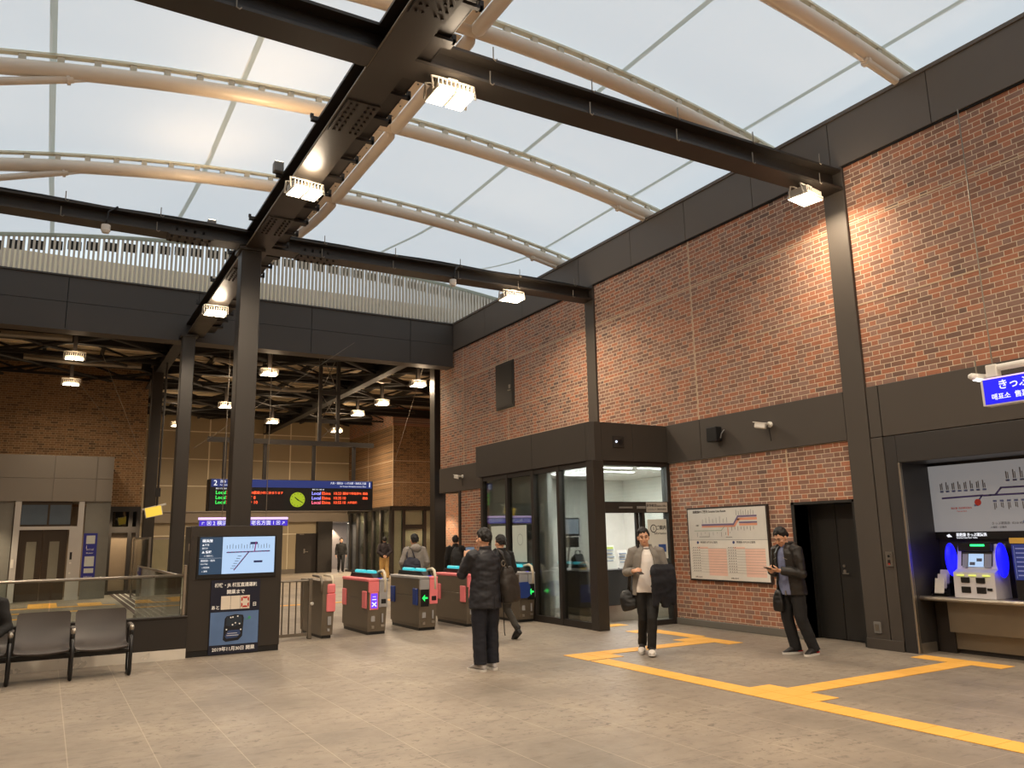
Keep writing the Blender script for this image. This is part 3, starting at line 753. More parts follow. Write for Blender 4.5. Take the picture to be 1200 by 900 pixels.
tiles(-6, 1.8, 23.3, 23.6); tiles(-6, 1.8, 25.0, 25.3); tiles(-.3, .4, 25.3, 27); tiles(.9, 1.5, 25.3, 26.4); tiles(-6, -.3, 21.6, 21.9)
o = obj('tactile_path', b, TACT); tag(o, 'yellow tactile strips on the floor in front of the lift', 'tactile paving')
b = B()
tiles(3.0, 9.0, 21.0, 21.3); tiles(8.1, 8.4, 16.5, 21.0)
o = obj('tactile_path', b, TACT); tag(o, 'yellow tactile strips beyond the railing and ticket gates', 'tactile paving')

# ------------------------------------------------------------------ low wall with glass balustrade
b = B(); b.box(-8, 1.87, 12.75, 12.92, .14, .575, .006); b.mi = 1; b.box(-8, 1.87, 12.74, 12.93, 0, .14); b.mi = 0; b.box(-8, 1.87, 12.735, 12.935, .575, .60, .004)
o = obj('wall_low', b, [STEELD, mat('pale_stainless_foot', rgb(226, 221, 210), .28, .3, .15, 3)]); o['kind'] = 'structure'; o['label'] = 'low dark wall with stainless foot behind the bench'
t = thing('glass_balustrade', 'glass balustrade with a stainless handrail on the low dark wall', 'balustrade', (-2, 12.84, .6))
for x0, x1 in ((-5.6, -4.0), (-3.98, -2.0), (-1.98, .1), (.12, 1.84)):
    b = B(); b.box(x0, x1, 12.833, 12.847, .58, 1.15); obj('pane', b, GLASS, t)
b = B(); b.tube([(-5.6, 12.84, 1.17), (1.85, 12.84, 1.17)], .021, 12); obj('handrail', b, INOX, t, smooth=True)
b = B(); b.box(1.80, 1.84, 12.80, 12.88, .6, 1.32, .006); obj('post', b, INOX, t)
t = thing('glass_balustrade', 'glass balustrade running away from the kiosk beside the striped floor', 'balustrade', (1.85, 16, 0))
for y0, y1 in ((13.38, 15.4), (15.43, 17.8), (17.83, 20.2)):
    b = B(); b.box(1.84, 1.853, y0, y1, .08, 1.12); obj('pane', b, GLASS, t)
b = B(); b.tube([(1.847, 13.36, 1.14), (1.847, 20.1, 1.14), (1.847, 20.28, 1.10), (1.847, 20.3, .92), (1.847, 20.25, .86)], .021, 10); obj('handrail', b, INOX, t, smooth=True)
b = B(); b.box(1.82, 1.875, 13.36, 20.25, 0, .08); obj('base_rail', b, INOXD, t)
t = thing('glass_balustrade', 'taller glass screen with steel frame behind the striped floor', 'balustrade', (2.4, 27, 0))
b = B(); b.box(2.35, 2.37, 23, 27.4, .06, 1.75); b.box(2.4, 4.2, 27.4, 27.42, .06, 1.75); obj('pane', b, GLASS, t)
b = B()
for p in ((2.36, 23), (2.36, 27.4), (4.2, 27.4)): b.box(p[0] - .025, p[0] + .025, p[1] - .025, p[1] + .025, 0, 1.8)
b.box(2.34, 2.38, 23, 27.4, 1.75, 1.8); b.box(2.36, 4.2, 27.38, 27.42, 1.75, 1.8); b.box(2.36, 4.2, 27.38, 27.42, 0, .06)
obj('frame', b, INOX, t)
b = B(); b.box(1.95, 3.0, 19.6, 31.5, .001, .012); b.mi = 1
for k in range(6): b.box(2.05 + k*.165, 2.09 + k*.165, 19.7 + (k % 2)*.1, 31.3, .012, .018)
o = obj('floor_mat', b, [mat('plum_brown_mat', rgb(84, 66, 64), .8), WHITE]); tag(o, 'dark floor mat with pale grip strips seen through the glass', 'floor mat')

# ------------------------------------------------------------------ bench
SEATM = mat('charcoal_moulded_seat', rgb(74, 68, 64), .45, 0, .05, 4)
t = thing('waiting_bench', 'row of charcoal moulded seats on black loop legs by the low wall', 'bench', (.36, 11.8, 0))
def seat_shell(xc, w=.60):
    b = B(); prof = [(.48, .345), (.465, .365), (.40, .372), (.28, .366), (.16, .374), (.07, .405), (.0, .455), (-.05, .53), (-.09, .62), (-.122, .77), (-.126, .80)]
    R = []
    for i, (y, z) in enumerate(prof):
        wd = w/2 - (.02 if i in (0, len(prof)-1) else 0)
        row = []
        for k in range(9):
            u = -1 + k/4.; dz = .022*u*u if i < 5 else 0; dy = .03*u*u if i >= 5 else 0
            row.append(V((xc + u*wd, 12.12 - y*1.0 - .0 - dy - .02, z + dz)))
        R.append(row)
    vs = [[b.bm.verts.new(p) for p in r] for r in R]
    bv = [[b.bm.verts.new(p + V((0, .022, -.022))) for p in r] for r in R]
    n, m = len(R), 9
    for i in range(n-1):
        for j in range(m-1):
            b.bm.faces.new([vs[i][j], vs[i+1][j], vs[i+1][j+1], vs[i][j+1]]); b.bm.faces.new([bv[i][j], bv[i][j+1], bv[i+1][j+1], bv[i+1][j]])
    for i in range(n-1):
        for j in (0, m-1): b.bm.faces.new([vs[i][j], vs[i+1][j], bv[i+1][j], bv[i][j]])
    for j in range(m-1):
        for i in (0, n-1): b.bm.faces.new([vs[i][j], vs[i][j+1], bv[i][j+1], bv[i][j]])
    return b
for xc in (-1.30, -.62, .06, .715):
    s = obj('seat', seat_shell(xc), SEATM, t, smooth=40)
    b = B(); b.box(xc - .045, xc + .045, 11.84, 11.87, .333, .341, .003); obj('drain_slot', b, BLACK, s)
for x in (-1.64, -.96, -.28, .385, 1.045):
    b = B(); b.tube([(x, 11.62, .50), (x, 11.60, .30), (x, 11.60, .06), (x, 11.63, .02), (x, 11.9, .02), (x, 11.95, .05), (x, 12.0, .4), (x, 12.04, .56), (x, 11.9, .60), (x, 11.72, .60), (x, 11.63, .56), (x, 11.62, .50)], .022, 8)
    obj('leg', b, BLACK, t, smooth=True)
    b = B(); b.box(x - .03, x + .03, 11.66, 11.98, .60, .63, .012); obj('armrest', b, SEATM, t)
    b = B(); b.ell((x, 11.64, .585), .032, .045, .04); obj('joint_cap', b, INOX, t, smooth=True)
b = B(); b.box(-1.7, 1.06, 11.86, 11.93, .26, .31, .01); obj('beam', b, BLACK, t)

# ------------------------------------------------------------------ information kiosk
t = thing('information_kiosk', 'tall dark information kiosk with a route screen and a countdown poster', 'kiosk', (2.54, 12.95, 0))
b = B(); b.box(1.86, 3.22, 12.80, 13.32, .08, 1.885, .008); b.mi = 1; b.box(1.87, 3.21, 12.81, 13.30, 0, .08); b.mi = 0
b.box(1.90, 3.16, 12.795, 12.80, 1.095, 1.76); obj('cabinet', b, [STEEL, BLACK], t)
b = B(); b.box(1.848, 1.862, 12.83, 12.86, 1.52, 1.63); b.box(1.848, 1.862, 12.83, 12.86, .33, .44); obj('hinge', b, INOX, t)
b = B(); b.box(1.965, 3.125, 12.775, 12.797, 1.105, 1.735, .004); sc = obj('screen_frame', b, BLACK, t)
P = Panel((1.995, 12.773, 1.17), (1, 0, 0)); W, H = 1.10, .545
b = B(); P.rect(b, .325, W, 0, H); obj('screen', b, emit('screen_pale_blue', rgb(176, 208, 246), .72), sc)
b = B(); P.rect(b, 0, .32, 0, H); obj('screen_sidebar', b, emit('screen_slate_blue', rgb(52, 82, 112), .45), sc)
WTX = emit('text_white', rgb(235, 238, 245), .85)
b = B()
P.text(b, '横浜線', .05, .03, .49, align='LEFT', bold=.001); P.text(b, '▲平常', .034, .03, .43, align='LEFT'); P.text(b, '運行中', .028, .03, .38, align='LEFT')
P.text(b, '▲ 情報', .042, .03, .325, align='LEFT', bold=.001); P.text(b, '▪▪ 遅延なし', .026, .06, .27, align='LEFT'); P.rect(b, .0, .32, .235, .238)
P.text(b, '路線図・案内', .034, .02, .20, align='LEFT'); P.text(b, 'Line Map', .028, .02, .155, align='LEFT'); P.text(b, '▪ 時刻表', .028, .04, .10, align='LEFT'); P.text(b, '▪ 運賃', .028, .04, .045, align='LEFT')
obj('lettering', b, WTX, sc)
NAVY = emit('screen_navy_line', rgb(40, 50, 110), .3); VIO = emit('screen_violet_line', rgb(150, 60, 140), .5)
b = B(); P.line(b, (.385, .315), (1.03, .325), .016); P.line(b, (.71, .315), (.50, .05), .016); P.rect(b, .73, .84, .43, .465, .003, .005); P.rect(b, .79, .92, .155, .185, .003, .005)
for k in range(16): 
    u = .39 + k*.042; P.rect(b, u - .003, u + .003, .37, .42 + .01*(k % 3), .003, .005)
for k in range(6): P.rect(b, .60 - k*.02 - .05, .60 - k*.02 + .005, .255 - k*.036, .262 - k*.036, .003, .005)
obj('route_line', b, NAVY, sc)
b = B(); P.line(b, (.795, .32), (.815, .47), .016, .004, .006)
for k in range(12): P.rect(b, .40 + k*.053, .42 + k*.053, .313, .326, .005, .007)
for k in range(8): u = .70 - k*.026; v = .305 - k*.033; P.line(b, (u, v), (u - .012, v - .016), .012, .005, .007)
obj('route_mark', b, VIO, sc)
# poster
P = Panel((2.185, 12.788, .015), (1, 0, 0)); W, H = .715, 1.065
b = B(); P.rect(b, 0, W, 0, H, 0, .008); po = obj('poster', b, mat('navy_poster', rgb(18, 24, 46), .4), t)
b = B(); P.rect(b, .01, W - .01, .13, .60, .008, .0095); obj('poster_photo', b, mat('steel_blue_print', rgb(92, 122, 168), .4, 0, .35, 2.2), po)
b = B(); P.text(b, '相鉄・JR 相互直通運転', .066, W/2, .985, .009, bold=.0016, sx=.92); P.text(b, '開業まで', .066, W/2, .885, .009, bold=.0016)
P.text(b, 'あと', .062, .075, .665, .009, bold=.0012); P.text(b, '日', .064, .64, .69, .009, bold=.0012); P.text(b, '2019年11月30日 開業', .066, W/2, .065, .009, bold=.0016)
obj('lettering', b, mat('print_white', rgb(240, 240, 238), .5), po)
b = B(); P.rect(b, .15, .285, .635, .83, .009, .013); P.rect(b, .29, .425, .635, .83, .009, .013); obj('number_flap', b, mat('flap_cream', rgb(226, 216, 200), .5), po)
b = B(); P.rect(b, .43, .565, .635, .83, .009, .013); b.mi = 1
P.poly(b, [(.455,.81),(.54,.81),(.52,.785),(.475,.785)], .013, .016); P.poly(b, [(.455,.655),(.54,.655),(.52,.68),(.475,.68)], .013, .016)
for u0, s in ((.440, 1), (.555, -1)):
    for v0 in (.74, .66): P.poly(b, [(u0, v0), (u0, v0 + .065), (u0 + s*.022, v0 + .05), (u0 + s*.022, v0 + .015)], .013, .016)
obj('number_flap', b, [mat('flap_cream', rgb(226, 216, 200), .5), mat('red_print', rgb(190, 52, 40), .5)], po)
b = B()                                             # the train in the poster, printed flat
P.poly(b, [(.20,.20),(.24,.17),(.42,.185),(.475,.24),(.49,.50),(.475,.545),(.37,.56),(.24,.535),(.215,.50)], .0095, .012); b.mi = 1
P.poly(b, [(.235,.40),(.24,.52),(.37,.545),(.455,.53),(.465,.42),(.35,.38)], .012, .014); b.mi = 2
P.poly(b, [(.225,.25),(.27,.33),(.43,.335),(.45,.28),(.40,.225),(.25,.215)], .012, .014); b.mi = 3
for u, v in ((.245, .345), (.33, .41), (.37, .435), (.45, .335), (.33, .52), (.30, .515), (.40, .53), (.43, .42)): P.disc(b, u, v, .011, .014, .016, 10)
P.rect(b, .25, .42, .255, .262, .014, .016); P.rect(b, .26, .40, .285, .291, .014, .016); b.mi = 4
P.disc(b, .57, .50, .022, .0095, .012, 12); P.rect(b, .50, .55, .475, .481, .0095, .012)
obj('train_print', b, [mat('print_black', rgb(20, 24, 34), .4), mat('print_dark_glass', rgb(40, 52, 66), .3), mat('print_deep_blue', rgb(50, 72, 118), .35), mat('print_white', rgb(240, 240, 238), .5), mat('print_green', rgb(70, 160, 110), .5)], po)

# ------------------------------------------------------------------ railing beside the kiosk
t = thing('gate_railing', 'grey barred railing between the kiosk and the first ticket gate', 'railing', (3.7, 13.9, 0))
b = B(); b.tube([(3.22, 13.9, .04), (3.22, 13.9, .96), (4.0, 13.9, .96)], .02, 8); b.box(3.2, 4.02, 13.88, 13.92, .05, .1); b.box(3.96, 4.03, 13.86, 13.94, 0, 1.0, .01); obj('frame', b, INOXD, t)
for k in range(6):
    b = B(); b.cyl((3.3 + k*.115, 13.9, .08), (3.3 + k*.115, 13.9, .95), .012, 8); obj('bar', b, INOXD, t)
b = B(); b.box(3.99, 4.05, 13.84, 13.87, .55, .6, .01); obj('latch', b, WHITE, t)

# ------------------------------------------------------------------ ticket gates
PINK = mat('coral_pink_gate', rgb(240, 128, 132), .45); GATEG = mat('gate_steel_brown', rgb(122, 112, 98), .38, .55, .12, 6)
GATEL = mat('gate_light_grey', rgb(158, 156, 156), .42); BLUEF = mat('flap_blue', rgb(36, 60, 130), .45); CREAM = mat('cream_grip', rgb(214, 202, 178), .45)
CYAN = emit('cyan_light_bar', rgb(70, 205, 215), .75); BLUEG = emit('blue_glow', rgb(60, 60, 235), .9); GREENL = emit('green_arrow', rgb(40, 230, 90), 1.6)
PURP = emit('purple_display', rgb(110, 60, 240), 1.0)
def gate(x, label, top, flap, sign, rightcol, open_flap=False, w=.36, y0=13.68, L=1.42):
    t = thing('ticket_gate', label, 'ticket gate', (x + w/2, y0 + L/2, 0), 'ticket gates')
    x1 = x + w; xm = x + w*.55; ya, yb = y0, y0 + L
    b = B(); b.xprism([(ya + .06, .05), (yb - .06, .05), (yb, .45), (yb, .90), (ya, .90), (ya, .45)], x + .015, x1 - .015); b.box(x, x + .02, ya + .02, yb - .02, .1, .60, .004); b.box(x, x + .02, ya + .02, yb - .02, .605, .9, .004); obj('body', b, GATEG, t)
    b = B(); b.box(x + .02, x1 - .02, ya + .07, yb - .07, 0, .05); obj('plinth', b, BLACK, t)
    b = B(); b.box(x - .008, xm, ya - .015, yb, .90, .955, .012); b.box(x + .01, xm, ya - .012, ya + .03, .72, .9, .006); obj('top_cover', b, top, t)
    b = B(); b.box(xm, x1 + .004, ya - .02, yb, .90, .945, .01); b.box(xm + .005, x1, ya - .016, ya + .03, .46, .9, .008); obj('side_cover', b, rightcol, t)
    b = B(); b.xprism([(ya + .10, .955), (yb - .05, .955), (yb - .1, 1.03), (ya + .25, 1.03)], xm - .06, x1 - .04); obj('reader_hood', b, BLACK, t)
    for q0, q1 in ((ya + .28, ya + .66), (ya + .80, yb - .14)):
        b = B(); b.cyl((xm + .03, q0, 1.05), (xm + .03, q1, 1.05), .034, 12); obj('light_bar', b, CYAN, t, smooth=40)
    b = B(); b.obox((xm + .04, ya + .20, .985), (.13, .16, .02), (.45, 0, 0)); obj('reader_pad', b, BLUEG, t)
    b = B(); b.tube([(x1 - .05, ya + .0, .72), (x1 - .05, ya - .005, .95), (x1 - .05, ya + .03, 1.05), (x1 - .05, ya + .12, 1.08), (x1 - .05, ya + .32, 1.05)], .026, 10); obj('end_loop', b, CREAM, t, smooth=True)
    for k, yc in enumerate((ya + .16, yb - .16)):
        b = B()
        if open_flap and k == 0: b.prism([(0, .05), (-.07, 0), (-.24, .0), (-.24, .30), (-.05, .30), (0, .22)], .04, Matrix(((1,0,0,x + .22),(0,0,1,ya - .06),(0,1,0,.46),(0,0,0,1))))
        else: b.box(x - .022, x + .004, yc - .11, yc + .11, .44, .74, .012)
        obj('flap', b, flap, t)
    sh = .155 if open_flap else 0
    b = B(); b.box(x + .03 + sh, xm - .01 + sh, ya - .012 - sh*.08, ya + .02, .42, .72, .006); f = obj('display_panel', b, PINK if sign == 'no' else BLACK, t)
    Pn = Panel((x + .05 + sh, ya - .013 - sh*.08, .45), (1, 0, 0)); wd = xm - x - .08
    if sign == 'no':
        b = B(); Pn.rect(b, 0, wd, 0, .25); obj('display', b, PURP, f)
        b = B(); Pn.line(b, (.02, .03), (wd - .02, .10), .02); Pn.line(b, (wd - .02, .03), (.02, .10), .02); Pn.rect(b, .02, wd - .02, .14, .155, .003, .006); Pn.rect(b, .03, wd - .03, .19, .2, .003, .006); obj('display_mark', b, WTX, f)
    else:
        b = B(); Pn.line(b, (.02, .12), (wd - .01, .12), .03); Pn.poly(b, [(.0, .12), (.055, .18), (.055, .06)]); obj('display_arrow', b, GREENL, f)
    b = B(); b.box(x + .07, x + .14, ya + .02, ya + .035, .22, .36, .004); obj('label_plate', b, GATEL, t)
    b = B(); b.box(xm + .06, xm + .09, ya + .0, ya + .02, .2, .35, .004); obj('label_plate', b, GATEL, t)
    b = B(); b.box(xm + .04, x1 - .03, ya - .02, ya - .012, .52, .60, .004); obj('ticket_slot', b, BLACK, t)
    b = B(); b.box(x + .08, x + .13, ya + .025, ya + .04, .1, .15, .004); obj('key_cover', b, INOX, t)
    b = B(); b.box(xm + .06, xm + .12, ya + .025, ya + .04, .12, .16, .004); obj('key_cover', b, INOX, t)
    return t
gate(4.96, 'ticket gate with pink top and a purple no-entry display, nearest the kiosk', PINK, PINK, 'no', GATEL)
gate(5.93, 'grey ticket gate with blue flaps and a pink right cover', GATEL, BLUEF, 'go', PINK)
gate(6.90, 'pink topped ticket gate half hidden behind the man in the dark coat', PINK, PINK, 'no', GATEL)
gate(8.03, 'grey ticket gate with an open blue flap beside the glazed office', GATEL, BLUEF, 'go', GATEL, True)
t = thing('gate_end_unit', 'narrow grey gate end unit with a pink front cap beside the railing', 'ticket gate', (4.26, 14.3, 0))
b = B(); b.xprism([(13.74, .05), (15.0, .05), (15.05, .45), (15.05, .95), (13.68, .95), (13.68, .45)], 4.15, 4.35); obj('body', b, GATEG, t)
b = B(); b.box(4.17, 4.33, 13.76, 15, 0, .05); obj('plinth', b, BLACK, t)
b = B(); b.box(4.22, 4.37, 13.65, 13.72, .44, .74, .01); b.box(4.23, 4.37, 13.655, 13.75, .74, .90, .02); obj('front_cap', b, PINK, t)
for x in (4.13, 4.33):
    b = B(); b.tube([(x, 13.7, .75), (x, 13.69, .95), (x, 13.75, 1.02), (x, 14.2, 1.03)], .022, 8); obj('end_loop', b, CREAM if x > 4.2 else INOXD, t, smooth=True)
b = B(); b.box(4.25, 4.31, 13.68, 13.70, .22, .36, .004); b.box(4.25, 4.29, 13.69, 13.71, .12, .16); obj('label_plate', b, GATEL, t)

# ------------------------------------------------------------------ departure board
BY = 17.0
t = thing('departure_board', 'long hanging departure board with a round yellow clock and blue header', 'departure board', (4.47, BY + .2, 2.26))
b = B(); b.box(2.76, 6.20, BY, BY + .34, 2.26, 2.90, .01); obj('cabinet', b, BLACK, t)
P = Panel((2.78, BY - .002, 2.26), (1, 0, 0)); W = 3.40
b = B(); P.rect(b, .01, W - .01, .475, .63); hd = obj('header', b, emit('header_blue', rgb(40, 58, 128), .55), t)
b = B(); P.text(b, '2', .15, .09, .55, bold=.001); P.text(b, '西谷・横浜方面', .058, .18, .58, align='LEFT'); P.text(b, 'for Nishiya, Yokohama', .04, .18, .515, align='LEFT')
P.text(b, '1', .15, W - .06, .55, bold=.001); P.text(b, '大和・湘南台・いずみ野・海老名 方面', .055, W - .14, .58, align='RIGHT', sx=.85); P.text(b, 'for Yamato, Shonandai, Izumino, Ebina', .038, W - .14, .515, align='RIGHT'); obj('lettering', b, WTX, hd)
LEDR = emit('led_red', rgb(255, 90, 50), 1.3); LEDG = emit('led_green', rgb(60, 230, 90), 1.2); LEDB = emit('led_blue_white', rgb(150, 150, 255), 1.2); LEDP = emit('led_pink', rgb(255, 110, 140), 1.2)
rows_ = (.36, .26, .165, .07)
b = B()
for u0, u1 in ((.08, 1.47), (2.02, W - .08)):
    for v in rows_: P.rect(b, u0, u1, v - .04, v + .045)
obj('led_field', b, mat('led_field', rgb(24, 16, 15), .4), t)
b = B(); bg_ = B(); bb = B(); bp = B()
for k, v in enumerate(rows_[:3]):
    P.text(bg_, 'Local', .095, .10, v, .005, 'LEFT', .0015); P.text(b, 'Shinjuku'[:5], .09, .31, v, .005, 'LEFT', .001)
    P.text(b, ('10:25 8', '10:37 8', '10:49 10')[k], .09, .62, v, .005, 'LEFT', .001)
    P.text(bb if k < 2 else bp, 'Local', .095, 2.05, v, .005, 'LEFT', .0015); P.text(b, 'Ebina', .09, 2.27, v, .005, 'LEFT', .001)
    P.text(b, ('10:23', '10:35', '10:55')[k], .085, 2.52, v, .005, 'LEFT', .001); P.text(b, '10', .085, 2.72, v, .005, 'LEFT', .001)
P.text(b, '11/30武蔵小杉に停まります', .06, 1.45, rows_[0], .005, 'RIGHT', .001); P.text(b, '西谷で特急待ち 通過', .06, 3.30, rows_[0], .005, 'RIGHT', .001); P.text(b, '通過', .06, 3.30, rows_[1], .005, 'RIGHT', .001); P.text(b, '大和連絡', .055, 2.95, rows_[2], .005, 'CENTER', .001)
obj('led_text_red', b, LEDR, t); obj('led_text_green', bg_, LEDG, t); obj('led_text_blue', bb, LEDB, t); obj('led_text_pink', bp, LEDP, t)
b = B(); P.text(b, '種別  行先  発車  両', .03, .1, .44, .005, 'LEFT'); P.text(b, '種別  行先  発車  両', .03, 2.06, .44, .005, 'LEFT'); obj('lettering', b, WTX, t)
b = B(); P.disc(b, 1.75, .225, .155, .003, .02, 32); ck = obj('clock_face', b, emit('clock_lime', rgb(176, 200, 40), .62), t)
b = B()
for k in range(12):
    a = k*PI/6; P.line(b, (1.75 + .12*math.sin(a), .225 + .12*math.cos(a)), (1.75 + .14*math.sin(a), .225 + .14*math.cos(a)), .010, .02, .024)
a = math.radians(310); P.line(b, (1.75 - .03*math.sin(a), .225 - .03*math.cos(a)), (1.75 + .08*math.sin(a), .225 + .08*math.cos(a)), .018, .022, .026)
a = math.radians(120); P.line(b, (1.75 - .03*math.sin(a), .225 - .03*math.cos(a)), (1.75 + .125*math.sin(a), .225 + .125*math.cos(a)), .013, .022, .026); P.disc(b, 1.75, .225, .014, .022, .028)
obj('clock_hand', b, BLACK, ck)
for x in (3.05, 3.86, 4.90, 5.80):
    b = B(); b.box(x - .035, x + .035, BY + .12, BY + .19, 2.9, 3.68); obj('hanger', b, STEEL, t)
b = B(); b.box(2.7, 6.25, BY + .10, BY + .21, 3.66, 3.76); obj('hanger_rail', b, STEEL, t)
t.scale = (1.41, 1.41, 1.41); t.location = (4.47*1.41, 24.1, 1.65 + .61*1.41)
# stair sign
def wingsign(name, label, x0, x1, y, z0, z1, texts, group=None, rod=6.9):
    t = thing(name, label, 'sign', ((x0 + x1)/2, y, z0), group)
    b = B(); b.box(x0 - .02, x1 + .02, y, y + .1, z0, z1, .006); obj('casing', b, GREYP, t)
    P = Panel((x0, y - .002, z0), (1, 0, 0)); b = B(); P.rect(b, 0, x1 - x0, .01, z1 - z0 - .01); fc = obj('face', b, emit('sign_blue_violet', rgb(64, 44, 190), .95), t)
    b = B()
    for tx, sz, u, v, al in texts: P.text(b, tx, sz, u, v, .005, al, .001)
    obj('lettering', b, WTX, fc)
    b = B(); b.tube([(x0 - .02, y + .05, z1 + .04), (x1 + .02, y + .05, z1 + .04)], .03, 8); obj('light_tube', b, emit('sign_top_light', rgb(235, 200, 255), 1.0), t)
    b = B()
    for q in (.25, .75): b.cyl((x0 + (x1-x0)*q, y + .05, z1), (x0 + (x1-x0)*q, y + .05, rod), .012, 6)
    obj('hanger', b, INOXD, t)
    return t
wingsign('platform_sign', 'narrow violet platform sign with arrows behind the front column', 3.39, 5.65, 22, 2.03, 2.2, [('↖ ▣ 2 横浜方面', .13, .05, .085, 'LEFT'), ('大和・海老名方面 1 ▣ ↗', .13, 2.2, .085, 'RIGHT')], 'violet platform signs')
wingsign('platform_sign', 'small violet platform sign seen through the opening right of the wall end', 10.5, 11.3, 20.4, 2.30, 2.62, [('← ▣', .2, .05, .2, 'LEFT'), ('← ▣', .2, .45, .2, 'LEFT')], 'violet platform signs', 2.93)
t = thing('wall_screen', 'small lit screen stack below the violet sign in the opening', 'screen', (11.0, 20.5, 1.5)); b = B(); b.box(10.78, 11.2, 20.45, 20.52, 1.6, 2.15, .005); obj('frame', b, BLACK, t)
b = B(); b.box(10.8, 11.18, 20.44, 20.45, 1.9, 2.12); b.box(10.8, 11.18, 20.44, 20.45, 1.63, 1.86); obj('screen', b, emit('screen_pale_blue', rgb(176, 208, 246), .72), t)
b = B(); b.cyl((10.99, 20.48, 2.15), (10.99, 20.48, 2.94), .02); obj('hanger', b, STEEL, t)

# yellow sign hanging by the dark column
t = thing('exit_sign', 'small lit yellow sign hanging beside the dark column', 'sign', (2.55, 25, 2.45))
b = B(); b.obox((2.6, 25, 2.53), (.42, .08, .26), (0, -.22, 0)); obj('face', b, emit('sign_yellow', rgb(240, 196, 70), .95), t)
b = B(); b.obox((2.6, 25, 2.53), (.46, .07, .29), (0, -.22, 0)); b.cyl((2.3, 25, 2.58), (2.92, 25, 2.74), .03, 10); obj('casing', b, WHITE, t)
b = B(); b.cyl((2.68, 25.0, 2.65), (2.72, 25.0, 6.9), .03, 8); b.box(2.62, 2.75, 24.95, 25.05, 2.95, 3.2); obj('hanger', b, STEELD, t)
# ------------------------------------------------------------------ lift on the left
t = thing('lift', 'glass and steel lift with dark doors beneath a grey panelled head', 'lift', (-.5, 28.2, 0))
b = B()
for a, c in ((-8, -3.1), (-3.08, .05), (.07, 1.22), (1.24, 1.69)):
    for z0, z1 in ((2.95, 3.64), (3.65, 4.35)): b.box(a, c, 28.1, 28.2, z0, z1, .006)
b.box(-8, 1.69, 28.12, 29.9, 2.96, 4.33); obj('head_panel', b, GREYPAN, t)
b = B()
for x in (-.87, .80): b.box(x, x + .16, 28.12, 28.24, 0, 2.95)
b.box(-.71, .8, 28.13, 28.24, 2.10, 2.2); b.box(.60, .86, 28.1, 28.2, 0, 2.12); obj('door_frame', b, mat('satin_aluminium', rgb(196, 194, 190), .35, .3, .06, 4), t)
b = B(); b.box(-.72, -.08, 28.22, 28.27, .02, 2.1); b.box(-.07, .56, 28.22, 28.27, .02, 2.1); b.box(-.72, .62, 28.22, 28.27, 2.2, 2.95); dd = obj('door', b, mat('brown_lift_door', rgb(66, 56, 46), .35, .4), t)
b = B(); b.box(-.5, -.24, 28.21, 28.22, .55, 1.75); b.box(.10, .36, 28.21, 28.22, .55, 1.75); obj('door_window', b, mat('dim_door_glass', rgb(126, 124, 112), .2), dd)
b = B(); b.box(-.7, -.02, 28.2, 28.21, 2.26, 2.85); b.box(.04, .6, 28.2, 28.21, 2.26, 2.85); obj('transom_pane', b, mat('blue_grey_glass', rgb(88, 102, 116), .12), dd)
b = B(); b.box(.66, .72, 28.09, 28.1, 1.2, 1.42); obj('call_indicator', b, BLACK, t)
b = B(); b.cyl((.69, 28.09, 1.1), (.69, 28.1, 1.1), .03); b.cyl((.69, 28.09, .8), (.69, 28.1, .8), .03); b.box(-.85, -.78, 28.1, 28.12, 1.0, 1.25); obj('call_button', b, WHITE, t)
b = B(); b.box(-8, -.9, 28.2, 28.24, 0, 2.95); b.box(1.0, 1.69, 28.2, 28.24, 0, 2.95); obj('side_glass', b, mat('dusky_glass_panel', rgb(128, 128, 122), .25), t)
t = thing('lift_notice', 'tall narrow blue notice with small panels beside the lift doors', 'notice', (1.2, 28.1, .5))
P = Panel((1.0, 28.19, .56), (1, 0, 0)); b = B(); P.rect(b, 0, .38, 0, 1.42, 0, .02); nb = obj('board', b, mat('royal_blue_notice', rgb(40, 44, 140), .5), t)
for q in ((.08, .32, 1.1, 1.35), (.07, .33, .42, .72), (.07, .33, .22, .36)):
    b = B(); P.rect(b, *q, .02, .023); obj('notice_panel', b, mat('pale_print', rgb(200, 204, 200), .6), nb)
b = B(); P.text(b, 'i', .16, .10, 1.0, .022); P.text(b, 'のりば', .07, .2, .92, .022); P.text(b, 'Elevator', .06, .2, .82, .022); P.text(b, 'お知らせ', .06, .19, .1, .022); obj('lettering', b, mat('print_white', rgb(240, 240, 238), .5), nb)

# ------------------------------------------------------------------ glazed station office
OX, OY = 8.40, 11.62
HEADM = mat('charcoal_header', rgb(58, 53, 48), .5, 0, .05, 2, spec=.4)
t = thing('office_header', 'charcoal header box over the glazed station office', 'header', (9.3, 12, 2.96))
b = B()
for a, c in ((11.765, 13.65), (13.66, 16.1)): b.box(OX - .03, OX + .2, a, c, 2.96, 3.66)
b.box(OX + .205, 9.32, OY - .02, OY + .2, 2.96, 3.66); b.box(9.33, WX - .04, OY - .02, OY + .2, 2.96, 3.66, .006)
b.prism([(OX - .03, 11.76), (OX - .03, 11.67), (OX + .05, 11.60), (OX + .2, 11.60), (OX + .2, 11.76)], .70, Matrix.Translation((0, 0, 2.96)))
b.box(OX, WX, OY + .1, 16.1, 3.5, 3.62); obj('cladding', b, HEADM, t)
b = B(); b.box(8.86, 9.12, OY - .035, OY - .02, 3.2, 3.42, .004); sp = obj('recess_plate', b, STEELD, t)
b = B(); b.cyl((8.93, OY - .05, 3.31), (8.93, OY - .035, 3.31), .02); obj('status_lamp', b, emit('tiny_white_lamp', rgb(220, 230, 255), 1.2), sp)
b = B(); b.cyl((9.03, OY - .045, 3.31), (9.03, OY - .035, 3.31), .05, 16); obj('speaker_grille', b, BLACK, sp)
